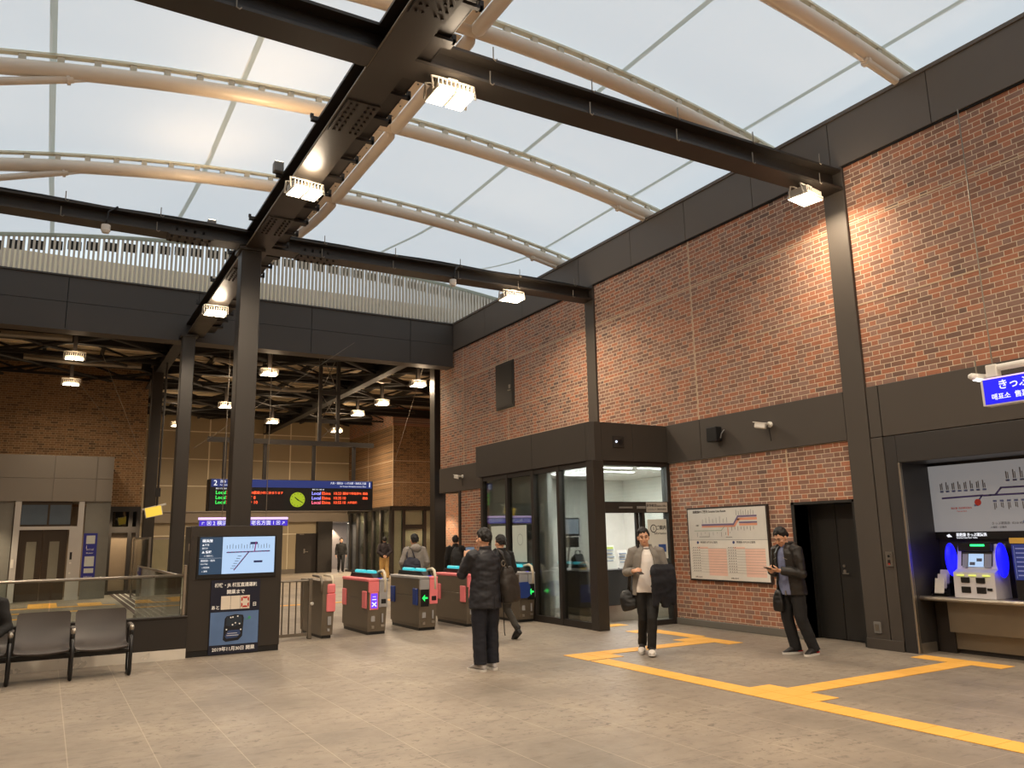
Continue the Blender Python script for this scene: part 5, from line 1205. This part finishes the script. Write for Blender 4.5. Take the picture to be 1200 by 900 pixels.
def person(label, loc, rz, J, wear, vox=.009, height=1.72, hair='short', face=True, group=None):
    """J: joint positions; wear: list of functions building garments"""
    t = thing('person', label, 'person', loc, group, rz); t.scale = (height/1.73,)*3
    D = dict(pelvis=(0,0,.93), chest=(0,0,1.30), head=(0,.02,0), headrot=(0,0,0))
    D.update(J); J = {k: (V(v) if isinstance(v, (tuple, list)) and k != 'headrot' else v) for k, v in D.items()}
    pc, cc = J['pelvis'], J['chest']
    def off(z):
        u = (z - .93)/.37; return V((lerp(pc.x, cc.x, u), lerp(pc.y, cc.y, u), 0))
    J['off'] = off
    for s, nm in ((-1, 'L'), (1, 'R')):
        o = off(1.40); J.setdefault('sh'+nm, V((o.x + s*.185, o.y, 1.405)))
        o = off(.9); J.setdefault('hip'+nm, V((o.x + s*.092, o.y, .90)))
        J.setdefault('el'+nm, V((off(1.1).x + s*.25, off(1.1).y - .03, 1.11))); J.setdefault('wr'+nm, V((off(.9).x + s*.26, off(.9).y + .06, .87)))
        J.setdefault('kn'+nm, V((s*.10, .02, .49))); J.setdefault('an'+nm, V((s*.11, -.02, .085))); J.setdefault('toe'+nm, V((J['an'+nm].x + s*.03, J['an'+nm].y + .17, .02)))
    # ---- body, one skin
    b = B()
    def ring(z, rx, ry, dy=0): o = off(z); return (o.x, o.y + dy, z, rx, ry)
    b.stack([ring(.80, .10, .09), ring(.86, .15, .11), ring(.94, .16, .115), ring(1.06, .14, .105), ring(1.2, .155, .11), ring(1.33, .165, .11), ring(1.41, .14, .085), ring(1.455, .07, .06), ring(1.47, .05, .05)])
    nb = off(1.45) + V((0, 0, 1.45)); hc = off(1.45) + V((J['head'].x, J['head'].y, 1.60 + J['head'].z))
    b.capsule([nb - V((0,0,.05)), nb, lerp(nb, hc, .6)], [.062, .055, .052], 12)
    HR = Euler(J['headrot']).to_matrix()
    H = lambda p: hc + HR @ V(p)
    b.ell(H((0, -.008, .025)), .076, .096, .105, HR, 18, 12); b.ell(H((0, .018, -.045)), .060, .072, .075, HR, 14, 10); b.ell(H((0, .05, -.085)), .030, .028, .026, HR)
    b.capsule([H((0, .088, .015)), H((0, .108, -.022))], [.009, .014], 8); b.ell(H((0, .078, .032)), .055, .018, .013, HR)
    for s in (-1, 1):
        b.ell(H((s*.078, -.006, -.005)), .010, .020, .032, HR); b.ell(H((s*.042, .062, -.022)), .026, .026, .022, HR)
        nm = 'R' if s > 0 else 'L'
        b.capsule([J['sh'+nm] - V((s*.03,0,0)), J['sh'+nm], lerp(J['sh'+nm], J['el'+nm], .5), J['el'+nm]], [.05, .052, .046, .038], 12)
        b.capsule([J['el'+nm], lerp(J['el'+nm], J['wr'+nm], .35), J['wr'+nm]], [.038, .038, .026], 12)
        b.capsule([J['hip'+nm], lerp(J['hip'+nm], J['kn'+nm], .5), J['kn'+nm]], [.085, .072, .052], 12)
        b.capsule([J['kn'+nm], lerp(J['kn'+nm], J['an'+nm], .35), J['an'+nm]], [.052, .052, .034], 12)
        b.capsule([J['an'+nm], lerp(J['an'+nm], J['toe'+nm], .6) + V((0,0,.0)), J['toe'+nm] + V((0,0,.012))], [.026, .017, .011], 10)
        hd = J.get('hand'+nm)
        fw_ = (J['wr'+nm] - J['el'+nm]).normalized()
        if hd is None: hd = dict(d=fw_, palm=(-s, 0, 0), thumb=(0, 1, 0), curl=.3)
        hand(b, J['wr'+nm], hd['d'], hd['palm'], hd['thumb'], hd.get('curl', .3))
    obj('body', remesh(b, min(vox, .0065) if face else vox, 3), SKIN, t, local=True)
    # ---- face details
    if face:
        b = B()
        for s in (-1, 1): b.ell(H((s*.030, .086, .010)), .0125, .006, .0065, HR, 10, 6)
        obj('eye', b, EYEM, t, smooth=True, local=True)
        b = B()
        for s in (-1, 1): b.capsule([H((s*.014, .094, .034)), H((s*.030, .093, .040)), H((s*.046, .082, .034))], .0042, 6)
        obj('eyebrow', b, HAIRM, t, smooth=True, local=True)
        b = B(); b.ell(H((0, .088, -.052)), .021, .006, .0065, HR, 10, 6); obj('mouth', b, LIPM, t, smooth=True, local=True)
    # ---- hair
    rnd = random.Random(sum(map(ord, label))); b = B()
    L = {'short': .0, 'bob': .05, 'bun': .03}[hair]
    b.ell(H((0, -.022, .042)), .083, .098, .104, HR, 18, 12)
    for k in range(210):
        th_, ph = rnd.uniform(-PI, PI), rnd.uniform(-.55, 1.5)
        x, y, z = math.cos(ph)*math.sin(th_), math.cos(ph)*math.cos(th_), math.sin(ph)
        if y > .2 and z < .56 - .12*abs(x): continue
        if y > -.12 and z < .02: continue
        if z < -.25 - L*6 and y > -.35: continue
        p = H((x*.084, -.014 + y*.104, .03 + z*.112))
        dn = HR @ V((x*.12, y*.3 + .25*(y > 0), -1 + z*.6)).normalized()
        b.capsule([p, p + dn*rnd.uniform(.012, .03)], [rnd.uniform(.012, .018), .007], 6)
    if L:
        for k in range(60):
            a = rnd.uniform(PI*.28, PI*1.72); x, y = math.sin(a), math.cos(a)
            b.capsule([H((x*.082, -.012 + y*.1, .02)), H((x*.084, -.015 + y*.1, -.02 - L)), H((x*.07, -.018 + y*.09, -.05 - L))], [.016, .016, .009], 6)
    obj('hair', remesh(b, .008, 1), HAIRM, t, local=True)
    J['H'] = H; J['hc'] = hc; J['t'] = t; J['ring'] = ring; J['vox'] = vox
    for f in wear: f(J)
    return t, J

def trousers(m, ankle=.066, knee=.078, hip=.105, low=.07, name='trousers', top=1.0, fold=.006):
    def f(J):
        b = B(); r = J['ring']
        b.stack([r(.80, .12, .10), r(.86, .175, .128), r(.94, .178, .130), r(top, .165, .122)])
        for s, nm in ((-1, 'L'), (1, 'R')):
            h, k, a = J['hip'+nm], J['kn'+nm], J['an'+nm]
            d = (a - k).normalized(); end = a - d*(low - .085)
            b.tube([h + V((0,0,.03)), lerp(h, k, .3), lerp(h, k, .7), k, lerp(k, end, .5), end - d*.02, end], [hip, hip*.95, knee*1.1, knee, lerp(knee, ankle, .6), ankle, ankle*1.04], 16)
        obj(name, remesh(b, J['vox'], 3, fold, 9, 3.1), m, J['t'], local=True)
    return f
def shoes(m, sole=SOLE, name='shoe', heel=0, boot=0, trim=None, toe=None):
    def f(J):
        for nm in 'LR':
            a, tt = J['an'+nm], J['toe'+nm]; fd = (tt - a); fd = V((fd.x, fd.y, 0)).normalized() if abs(fd.x) + abs(fd.y) > .02 else V((0, 1, 0))
            base_a, base_t = V((a.x, a.y, a.z - .085)), V((tt.x, tt.y, tt.z - .02))
            fwd = (base_t + V((0,0,0)) - base_a).normalized(); side = fwd.cross(V((0,0,1))).normalized(); upv = side.cross(fwd)
            o = base_a
            def P(x, y, z): return o + side*x + fwd*y + upv*z
            R = []; S_ = []
            for y, w, h in ((-.085, .018, .055), (-.075, .032, .075), (-.04, .042, .105), (.02, .044, .112), (.07, .047, .098), (.12, .048, .074), (.165, .042, .045), (.195, .026, .035), (.205, .012, .025)):
                R.append([P(w*math.cos(q)*.95, y, .022 + max(0, h - .02)*(.5 + .5*math.sin(q))) for q in (2*PI*k/14 for k in range(14))])
                S_.append([P(w*1.08*cx, y*1.03, cz) for cx, cz in ((-1, 0), (1, 0), (1, .026), (-1, .026))])
            b = B(); b.rings(R)
            if boot: b.tube([P(0, -.02, .06), a + V((0,0,.04)), lerp(a, J['kn'+nm], boot)], [.042, .046, .052], 14)
            else: b.tube([P(0, -.025, .05), P(0, -.03, .1)], [.036, .040], 14)
            sh = obj(name, b, m, J['t'], smooth=60, local=True)
            b = B(); b.rings(S_)
            if heel: b.cyl(P(0, -.05, .01), P(0, -.055, -.0), .025, 8)
            obj('sole', b, sole, sh, local=True)
            if toe is not None:
                b = B(); b.rings([[P(w*math.cos(q), y, .024 + max(0, h - .02)*(.5 + .5*math.sin(q))) for q in (2*PI*k/14 for k in range(14))] for y, w, h in ((.125, .048, .076), (.165, .044, .05), (.197, .028, .04), (.209, .012, .028))]); obj('toe_cap', b, toe, sh, smooth=60, local=True)
            if trim is not None:
                b = B(); b.rings([[P(x*w, y, z) for x, z in ((-1.06, .03), (1.06, .03), (1.0, .045), (-1.0, .045))] for y, w in ((-.09, .03), (-.05, .041), (-.01, .041))]); obj('heel_patch', b, trim, sh, local=True)
    return f
def sleeve(b, J, nm, r0=.078, r1=.064, r2=.046, stop=.96):
    s = 1 if nm == 'R' else -1
    S, E, W = J['sh'+nm], J['el'+nm], J['wr'+nm]; end = lerp(E, W, stop)
    b.tube([S - V((s*.06, 0, -.01)), S + V((s*.0,0,0)), lerp(S, E, .5), E, lerp(E, end, .5), end], [r0*.92, r0, lerp(r0, r1, .55), r1, lerp(r1, r2, .5), r2], 14)
    b.ell(E, r1*1.02, r1*1.02, r1*1.02)
def coat(m, hem=.78, name='coat', hemr=(.225, .17), waist=(.195, .150), chest=(.208, .145), r=(.082, .068, .05), collar=True, fold=.008, stop=.97, belt=None):
    def f(J):
        b = B(); g = J['ring']
        b.stack([g(hem, *hemr), g(hem + .06, hemr[0]*.99, hemr[1]*.99), g(.98, lerp(hemr[0], waist[0], .6), lerp(hemr[1], waist[1], .6)), g(1.12, *waist), g(1.25, chest[0], chest[1]), g(1.34, chest[0]*1.0, chest[1]*.95), g(1.40, chest[0]*.88, chest[1]*.82), g(1.445, .115, .098), g(1.47, .082, .08)], 24)
        if collar: o = J['off'](1.46); b.stack([(o.x, o.y - .005, 1.43, .088, .088), (o.x, o.y - .005, 1.48, .080, .078), (o.x, o.y - .01, 1.515, .077, .074)], 18)
        for nm in 'LR': sleeve(b, J, nm, *r, stop)
        obj(name, remesh(b, J['vox'], 3, fold, 8, 1.7), m, J['t'], local=True)
    return f
def open_jacket(m, hem=.84, name='jacket', gap=.55, hemr=(.215, .165), chest=(.205, .15), r=(.08, .066, .05), fold=.006, stop=.95, hood=False, gaps=None):
    """front left open by the angle gap (radians each side)"""
    def f(J):
        b = B(); rows = [(hem, hemr[0], hemr[1]), (.95, hemr[0]*.98, hemr[1]*.97), (1.1, chest[0]*.97, chest[1]), (1.25, chest[0], chest[1]), (1.35, chest[0]*.97, chest[1]*.92), (1.41, chest[0]*.82, chest[1]*.78), (1.455, .105, .092)]
        out, inn = [], []
        n = 26
        for i, (z, rx, ry) in enumerate(rows):
            o = J['off'](z); gp = gaps[i] if gaps else gap*(1 - .45*i/len(rows)) + .03*math.sin(i*2.1)
            A = [PI/2 + gp + (2*PI - 2*gp)*k/(n-1) for k in range(n)]
            out.append([V((o.x + rx*math.cos(a), o.y + ry*math.sin(a), z)) for a in A]); inn.append([V((o.x + (rx-.022)*math.cos(a), o.y + (ry-.022)*math.sin(a), z)) for a in A])
        b.rings([[*p, *reversed(q)] for p, q in zip(out, inn)])
        o = J['off'](1.46)
        C = []                                           # collar
        for z, rr in ((1.44, .098), (1.48, .088), (1.505, .092)):
            A = [PI/2 + .55 + (2*PI - 1.1)*k/15 for k in range(16)]
            C.append([V((o.x + rr*math.cos(a), o.y - .005 + rr*math.sin(a), z)) for a in A] + [V((o.x + (rr-.02)*math.cos(a), o.y - .005 + (rr-.02)*math.sin(a), z)) for a in reversed(A)])
        b.rings(C)
        for nm in 'LR': sleeve(b, J, nm, *r, stop)
        if hood: b.ell(o + V((0, -.10, 1.425)), .12, .075, .075); b.ell(o + V((0, -.085, 1.48)), .10, .06, .045)
        obj(name, remesh(b, min(J['vox'], .009), 2, fold, 8, 5.3), m, J['t'], local=True)
    return f
def shirt(m, hem=.86, name='shirt', chest=(.182, .128), neck=1.47):
    def f(J):
        b = B(); g = J['ring']
        b.stack([g(hem, .202, .155), g(.95, .200, .152), g(1.03, .188, .14), g(1.12, .176, .128), g(1.26, *chest), g(1.36, chest[0]*.92, chest[1]*.9), g(1.43, .10, .085), g(neck, .066, .066)], 24)
        obj(name, remesh(b, J['vox'], 2, .004, 9, 2.2), m, J['t'], local=True)
    return f
def phone(label, J, c, M3, host='person'):
    t = J['t']; bpy.context.view_layer.update()
    mw = t.matrix_basis
    p = mw @ V(c); o = thing('smartphone', label, 'smartphone', p, None, t.rotation_euler.z)
    b = B(); b.obox((0, 0, 0), (.073, .009, .148), M3, .003); obj('case', b, BLACK, o, local=True)
    R3 = Euler(M3).to_matrix(); b = B(); b.obox(R3 @ V((0, -.0052, 0)), (.064, .001, .135), M3); obj('screen', b, emit('phone_screen', rgb(120, 140, 160), .5), o, local=True)
    return o

# ---- the man photographing, from behind
NAVYCOAT = mat('navy_black_raincoat', rgb(27, 28, 35), .62, 0, .12, 9); DKJEAN = mat('dark_indigo_trousers', rgb(17, 20, 32), .75, 0, .15, 12)
SHOEG = mat('grey_running_shoe', rgb(168, 164, 162), .6, 0, .3, 40)
J = dict(pelvis=(0, 0, .93), chest=(0, -.01, 1.3), head=(-.01, .03, .0), headrot=(-.05, 0, .35),
    elL=(-.25, .15, 1.17), wrL=(-.10, .33, 1.36), elR=(.24, .13, 1.16), wrR=(.05, .34, 1.36),
    handL=dict(d=(.2, .2, .9), palm=(.5, .6, 0), thumb=(.5, -.3, .4), curl=.55), handR=dict(d=(-.3, .2, .9), palm=(-.5, .6, 0), thumb=(-.5, -.3, .4), curl=.55),
    anL=(-.10, -.03, .085), knL=(-.095, .0, .49), anR=(.10, .01, .085), knR=(.095, .03, .49), toeL=(-.15, .12, .02), toeR=(.12, .18, .02))
def coat_vent(J):  # shade of the vent slit painted as a dark wedge
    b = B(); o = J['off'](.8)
    b.prism([(-.012, 0), (.012, 0), (.0, .16)], .006, Matrix(((1,0,0,o.x + .04),(0,0,-1,o.y - .163),(0,1,0,.735),(0,0,0,1)))); obj('coat_vent', b, mat('vent_painted_shade', rgb(20, 20, 25), .8), J['t'], local=True)
t, J1 = person('man in a dark navy raincoat seen from behind, holding up a phone', (4.91, 9.22, 0), .0, J, [trousers(DKJEAN, .082, .09, .11, .08), coat(NAVYCOAT, .75, fold=.010), coat_vent, shoes(SHOEG)], .009, 1.74)
phone('black phone held up by the man in the navy raincoat', J1, (-.025, .375, 1.47), (0, 1.57, .1))
def bag(name, label, J, c, size, strap, m, rot=(0, 0, 0), cat='bag'):
    t0 = J['t']; mw = t0.matrix_basis; o = thing(name, label, cat, mw @ V(c), None, t0.rotation_euler.z)
    b = B(); sx, sy, sz = size; R3 = Euler(rot).to_matrix()
    b.stack([(0, 0, -sz, sx*.75, sy*.8, .6), (0, 0, -sz*.9, sx*.95, sy, .6), (0, 0, -sz*.4, sx, sy*1.05, .6), (0, 0, sz*.3, sx*.9, sy*.9, .65), (0, 0, sz*.8, sx*.62, sy*.55, .75), (0, 0, sz, sx*.4, sy*.35, .8)], 20)
    for v in b.bm.verts: v.co = R3 @ v.co
    obj('pouch', remesh(b, .010, 2, .010, 7, 4.4), m, o, local=True)
    k = (t0.scale.x); inv = V(c)
    b = B(); b.tube([(V(p) - inv)*k for p in strap], .013, 8); obj('strap', b, m, o, smooth=True, local=True)
    return o
DBAG = mat('brown_black_nylon', rgb(42, 36, 31), .6, 0, .12, 12)
bg1 = bag('shoulder_bag', 'slouchy brown-black shoulder bag hanging at the right side of the photographing man', J1, (.30, -.08, 1.03), (.15, .09, .23), [(.20, .10, 1.30), (.19, .06, 1.42), (.17, -.04, 1.47), (.19, -.12, 1.40), (.24, -.13, 1.28), (.29, -.10, 1.2)], DBAG, (0, -.12, .3))
b = B(); b.tube([(-.13, -.06, -.15), (-.12, -.07, -.4), (-.11, -.06, -.58), (-.10, -.06, -.62)], .007, 6); obj('dangling_strap', b, BLACK, bg1, local=True)
b = B(); n_ = 12; b.tube([(-.105 + .028*math.cos(2*PI*k/n_), -.05, .27 + .035*math.sin(2*PI*k/n_)) for k in range(n_ + 1)], .006, 6); obj('ring', b, INOX, bg1, local=True)

# ---- woman in black walking away through the gate
BLKCOAT = mat('black_wool_coat', rgb(21, 20, 20), .85, 0, .15, 14); BLKTR = mat('dark_olive_trousers', rgb(48, 44, 38), .8, 0, .1, 9)
J = dict(pelvis=(0, 0, .93), chest=(0, .03, 1.3), head=(0, .03, 0), headrot=(-.08, 0, .15), knL=(-.09, .20, .52), anL=(-.09, .22, .12), toeL=(-.09, .38, .06), knR=(.09, .02, .47), anR=(.12, -.24, .16), toeR=(.13, -.12, .02),
    elL=(-.24, -.04, 1.12), wrL=(-.22, .12, .95), elR=(.24, .0, 1.12), wrR=(.22, .18, 1.02))
person('person in a black coat and black ankle boots walking away beside the raincoat man', (6.58, 11.72, 0), .12, J, [trousers(BLKTR, .052, .068, .10, .09), coat(BLKCOAT, .74, hemr=(.21, .16), waist=(.175, .135), chest=(.19, .13), r=(.07, .058, .046)), shoes(BLACK, BLACK, 'boot', .04, .22)], .009, 1.66, 'short', False)

# ---- walking man in the grey jacket
GREYJ = mat('grey_tweed_jacket', rgb(128, 124, 118), .85, 0, .14, 60); WTEE = mat('white_tee', rgb(236, 232, 228), .8); BLKJ = mat('black_slim_trousers', rgb(12, 12, 13), .7, 0, .1, 9)
CHUCK = mat('black_canvas_shoe', rgb(30, 28, 28), .7)
J = dict(pelvis=(0, 0, .93), chest=(.0, .02, 1.3), head=(.03, .04, -.005), headrot=(-.10, .06, .0), knL=(-.03, .16, .50), anL=(.0, .16, .10), toeL=(.015, .34, .04), knR=(.08, .02, .48), anR=(.10, -.14, .12), toeR=(.13, .02, .03),
    elL=(-.26, .04, 1.12), wrL=(-.13, .26, 1.10), elR=(.28, -.02, 1.12), wrR=(.20, .22, 1.14),
    handL=dict(d=(.8, .5, 0), palm=(0, -.3, -1), thumb=(.3, .6, .2), curl=.6), handR=dict(d=(-.5, .8, .2), palm=(-.6, 0, -.5), thumb=(0, .3, .8), curl=.7))
def white_toes(J):
    for nm in 'LR':
        pass
def tee_collar(J):
    b = B(); o = J['off'](1.45); b.tube([(o.x + .072*math.cos(2*PI*k/20), o.y + .004 + .072*math.sin(2*PI*k/20), 1.452 - .012*math.sin(2*PI*k/20)) for k in range(21)], .009, 8); obj('tee_collar', b, BLACK, J['t'], smooth=True, local=True)
t, J3 = person('man in a grey jacket and white tee walking from the office, coat over his arm', (7.40, 9.03, 0), 2.55, J, [trousers(BLKJ, .062, .074, .10, .075), shirt(WTEE, .84), tee_collar, open_jacket(GREYJ, .80, gap=.62, r=(.078, .066, .052), stop=.88, gaps=[.95, .85, .62, .48, .40, .36, .36]), shoes(CHUCK, SOLE, toe=mat('off_white_canvas', rgb(214, 208, 200), .7))], .009, 1.72)
# coat over his left arm
o = thing('folded_coat', 'dark navy coat draped over the left arm of the walking man', 'coat', (7.40, 9.03, 0), None, 2.55)
b = B()
for k in range(13):
    u = k/12; x = lerp(-.33, -.06, u); y = lerp(.10, .30, u)
    b.tube([(x, y - .05, .80 + .10*u + .02*math.sin(k*1.1)), (x - .02, y - .06, 1.0), (x - .01, y - .05, 1.14), (x, y + .01, 1.185), (x, y + .07, 1.14), (x - .01, y + .09, .98), (x + .01, y + .08, .66 + .05*math.sin(k*.9) + .06*u)], [.045, .05, .05, .042, .05, .052, .04], 10)
obj('fabric', remesh(b, .010, 4, .012, 7, 2.2), mat('midnight_wool', rgb(13, 15, 24), .85, 0, .12, 10), o, local=True)
bag('shoulder_bag', 'small black bag hanging beside the right hip of the walking man', J3, (.27, -.06, .73), (.13, .055, .14), [(.25, -.05, .86), (.23, -.02, 1.1), (.20, .06, 1.34), (.16, .02, 1.455), (.17, -.08, 1.38), (.24, -.12, 1.1), (.27, -.08, .86)], mat('black_leather', rgb(24, 24, 25), .4, 0, .1, 8), (.1, .25, 0))
phone('black phone in the right hand of the walking man', J3, (.13, .31, 1.13), (1.2, .0, .4))

# ---- the man reading his phone by the door
BLKJK = mat('black_quilted_jacket', rgb(27, 23, 20), .5, 0, .2, 10); BLUESH = mat('blue_grey_shirt', rgb(112, 120, 152), .8); DJEAN = mat('charcoal_jeans', rgb(25, 25, 27), .8, 0, .15, 10)
J = dict(pelvis=(0, .10, .925), chest=(0, .13, 1.30), head=(0, .075, -.03), headrot=(-.50, 0, .12), knL=(-.10, .07, .49), anL=(-.13, -.08, .085), toeL=(-.17, .09, .02), knR=(.11, .12, .49), anR=(.10, .02, .085), toeR=(.13, .19, .02),
    elL=(-.25, .14, 1.09), wrL=(-.085, .37, 1.13), elR=(.25, .14, 1.09), wrR=(.08, .36, 1.11),
    handL=dict(d=(.5, .8, .1), palm=(.25, -.3, .9), thumb=(-.5, .3, .6), curl=.55), handR=dict(d=(-.5, .8, .1), palm=(-.25, -.3, .9), thumb=(.5, .3, .6), curl=.55))
def zips(J):
    b = B()
    for s in (-1, 1): b.tube([(s*.07 + 0, .285 - .01, 1.30), (s*.13, .262, 1.275)], .004, 6)
    obj('pocket_zip', b, INOX, J['t'], local=True)
    b = B(); b.box(-.075, -.06, .27, .285, .80, .86); obj('zip_pull', b, INOX, J['t'], local=True)
def glasses(J):
    b = B(); H = J['H']
    for s in (-1, 1): b.tube([H((s*.032 + .02*math.cos(2*PI*k/14), .100, .008 + .014*math.sin(2*PI*k/14))) for k in range(15)], .0016, 5); b.tube([H((s*.052, .098, .012)), H((s*.08, .0, .012))], .0016, 5)
    b.tube([H((-.012, .1, .012)), H((.012, .1, .012))], .0016, 5); obj('glasses', b, INOXD, J['t'], local=True)
def collar_b(J):
    b = B(); o = J['off'](1.46); A = [PI/2 + .35 + (2*PI - .7)*k/15 for k in range(16)]
    b.rings([[V((o.x + r_*math.cos(a), o.y + .01 + r_*math.sin(a), z)) for a in A] + [V((o.x + (r_ - .01)*math.cos(a), o.y + .01 + (r_ - .01)*math.sin(a), z)) for a in reversed(A)] for z, r_ in ((1.44, .078), (1.49, .070))]); obj('shirt_collar', b, BLUESH, J['t'], local=True)
t, J4 = person('man in a black jacket and blue shirt reading his phone by the black door', (8.98, 7.76, 0), 1.47, J, [trousers(DJEAN, .075, .085, .105, .055), shirt(BLUESH, .80), collar_b, open_jacket(BLKJK, .80, gap=.45, hemr=(.225, .17), chest=(.21, .155), r=(.086, .072, .055), hood=True, gaps=[.55, .52, .48, .42, .36, .34, .34]), zips, glasses, shoes(mat('black_running_shoe', rgb(34, 30, 30), .6), SOLE, trim=mat('red_heel', rgb(170, 40, 40), .5))], .009, 1.71)
phone('dark phone held in both hands by the man in the black jacket', J4, (0, .47, 1.155), (-1.25, 0, 0))
bag('shoulder_bag', 'black bag hanging at the hip of the man reading his phone', J4, (.10, .26, .72), (.08, .05, .14), [(.10, .25, .84), (.12, .24, .98), (.14, .22, .95), (.12, .25, .84)], BLACK, (0, 0, .2))  # pouch shape stands for the dangling left side of his jacket

# ---- people beyond the gates
GHOOD = mat('grey_hoodie', rgb(142, 136, 130), .85); NAVYB = mat('navy_tote', rgb(30, 32, 52), .6)
J = dict(head=(-.01, .02, 0), headrot=(0, 0, .2), elR=(.26, -.06, 1.13), wrR=(.2, .05, .92), elL=(-.29, -.02, 1.13), wrL=(-.22, .14, 1.0))
t, J5 = person('person in a grey hooded sweatshirt beyond the gates with a navy tote', (7.0, 16.4, 0), -.1, J, [trousers(mat('black_trousers', rgb(30, 30, 32), .8)), coat(GHOOD, .84, 'hoodie', (.20, .15), (.195, .145), (.205, .14), (.08, .07, .055)), lambda J: (lambda b: obj('hood', remesh(b.ell((0, -.10, 1.43), .125, .08, .085).ell((0, -.08, 1.48), .1, .06, .05), .01, 2), GHOOD, J['t'], local=True))(B()), shoes(BLACK)], .012, 1.72, 'short', False)
bag('tote_bag', 'navy tote bag under the arm of the grey hoodie person', J5, (-.12, -.20, 1.08), (.20, .07, .16), [(-.22, -.16, 1.18), (-.21, -.10, 1.3), (-.17, -.02, 1.47), (-.10, -.1, 1.42), (-.05, -.2, 1.2)], NAVYB, (0, .25, -.3), 'bag')
J = dict(elL=(-.26, -.10, 1.13), wrL=(-.06, -.20, .98), elR=(.26, -.10, 1.13), wrR=(.06, -.21, .97), knL=(-.09, .08, .5), anL=(-.10, .05, .1), knR=(.10, -.02, .48), anR=(.12, -.16, .12), toeR=(.14, .0, .03),
    handL=dict(d=(.8, -.2, -.4), palm=(0, -1, 0), thumb=(0, 0, 1), curl=.4), handR=dict(d=(-.8, -.2, -.4), palm=(0, -1, 0), thumb=(0, 0, 1), curl=.4))
person('person in dark top and khaki trousers walking away, hands behind the back', (11.75, 30.6, 0), -.25, J, [trousers(mat('khaki_trousers', rgb(196, 158, 96), .8), .08, .09, .11), coat(mat('dark_plum_top', rgb(40, 32, 36), .8), .90, 'sweater', (.185, .14), (.185, .14), (.2, .135), (.078, .066, .05)), shoes(BLACK)], .014, 1.70, 'short', False)
J = dict(knL=(-.09, .14, .5), anL=(-.09, .12, .1), knR=(.09, -.02, .48), anR=(.1, -.2, .14), toeR=(.11, -.06, .02))
person('person all in black walking towards the viewer out of the far corridor', (13.0, 39.9, 0), 2.9, J, [trousers(BLKJ), coat(BLKCOAT, .90, 'sweater', (.185, .14), (.185, .14), (.2, .135), (.078, .066, .05)), shoes(BLACK)], .014, 1.70)
t, J8 = person('person in black with a backpack near the wall end behind the raincoat man', (9.4, 19.3, 0), -.3, dict(), [trousers(BLKJ), coat(BLKCOAT, .88, 'jacket', (.195, .145), (.19, .14), (.205, .14), (.08, .068, .052)), shoes(BLACK)], .012, 1.68, 'short', False)
bp = bag('backpack', 'black backpack on the back of the person near the wall end', J8, (0, -.24, 1.18), (.16, .10, .24), [(-.12, -.16, 1.0), (-.14, -.02, 1.2), (-.12, .02, 1.42), (-.1, -.14, 1.42)], mat('black_nylon', rgb(26, 27, 30), .6), (0, 0, 0), 'backpack')
# seated person at the left edge on the bench
J = dict(pelvis=(0, -.02, .50 + .43), chest=(0, -.0, 1.3))
def seated():
    J = dict(pelvis=(0, 0, .93), chest=(0, -.03, 1.3), knL=(-.11, .42, .90), anL=(-.12, .42, .51), toeL=(-.14, .60, .445), knR=(.11, .42, .90), anR=(.12, .42, .51), toeR=(.14, .60, .445), hipL=(-.095, .02, .90), hipR=(.095, .02, .90),
        elL=(-.27, .02, 1.10), wrL=(-.12, .28, 1.0), elR=(.27, .02, 1.10), wrR=(.12, .28, 1.0))
    return person('person in a black jacket seated on the bench at the left edge', (-.60, 11.88, -.4175), PI, J, [trousers(BLKJ), coat(BLKCOAT, .86, 'jacket', (.2, .15), (.195, .145), (.205, .14), (.085, .072, .055)), shoes(BLACK)], .012, 1.70)
seated()
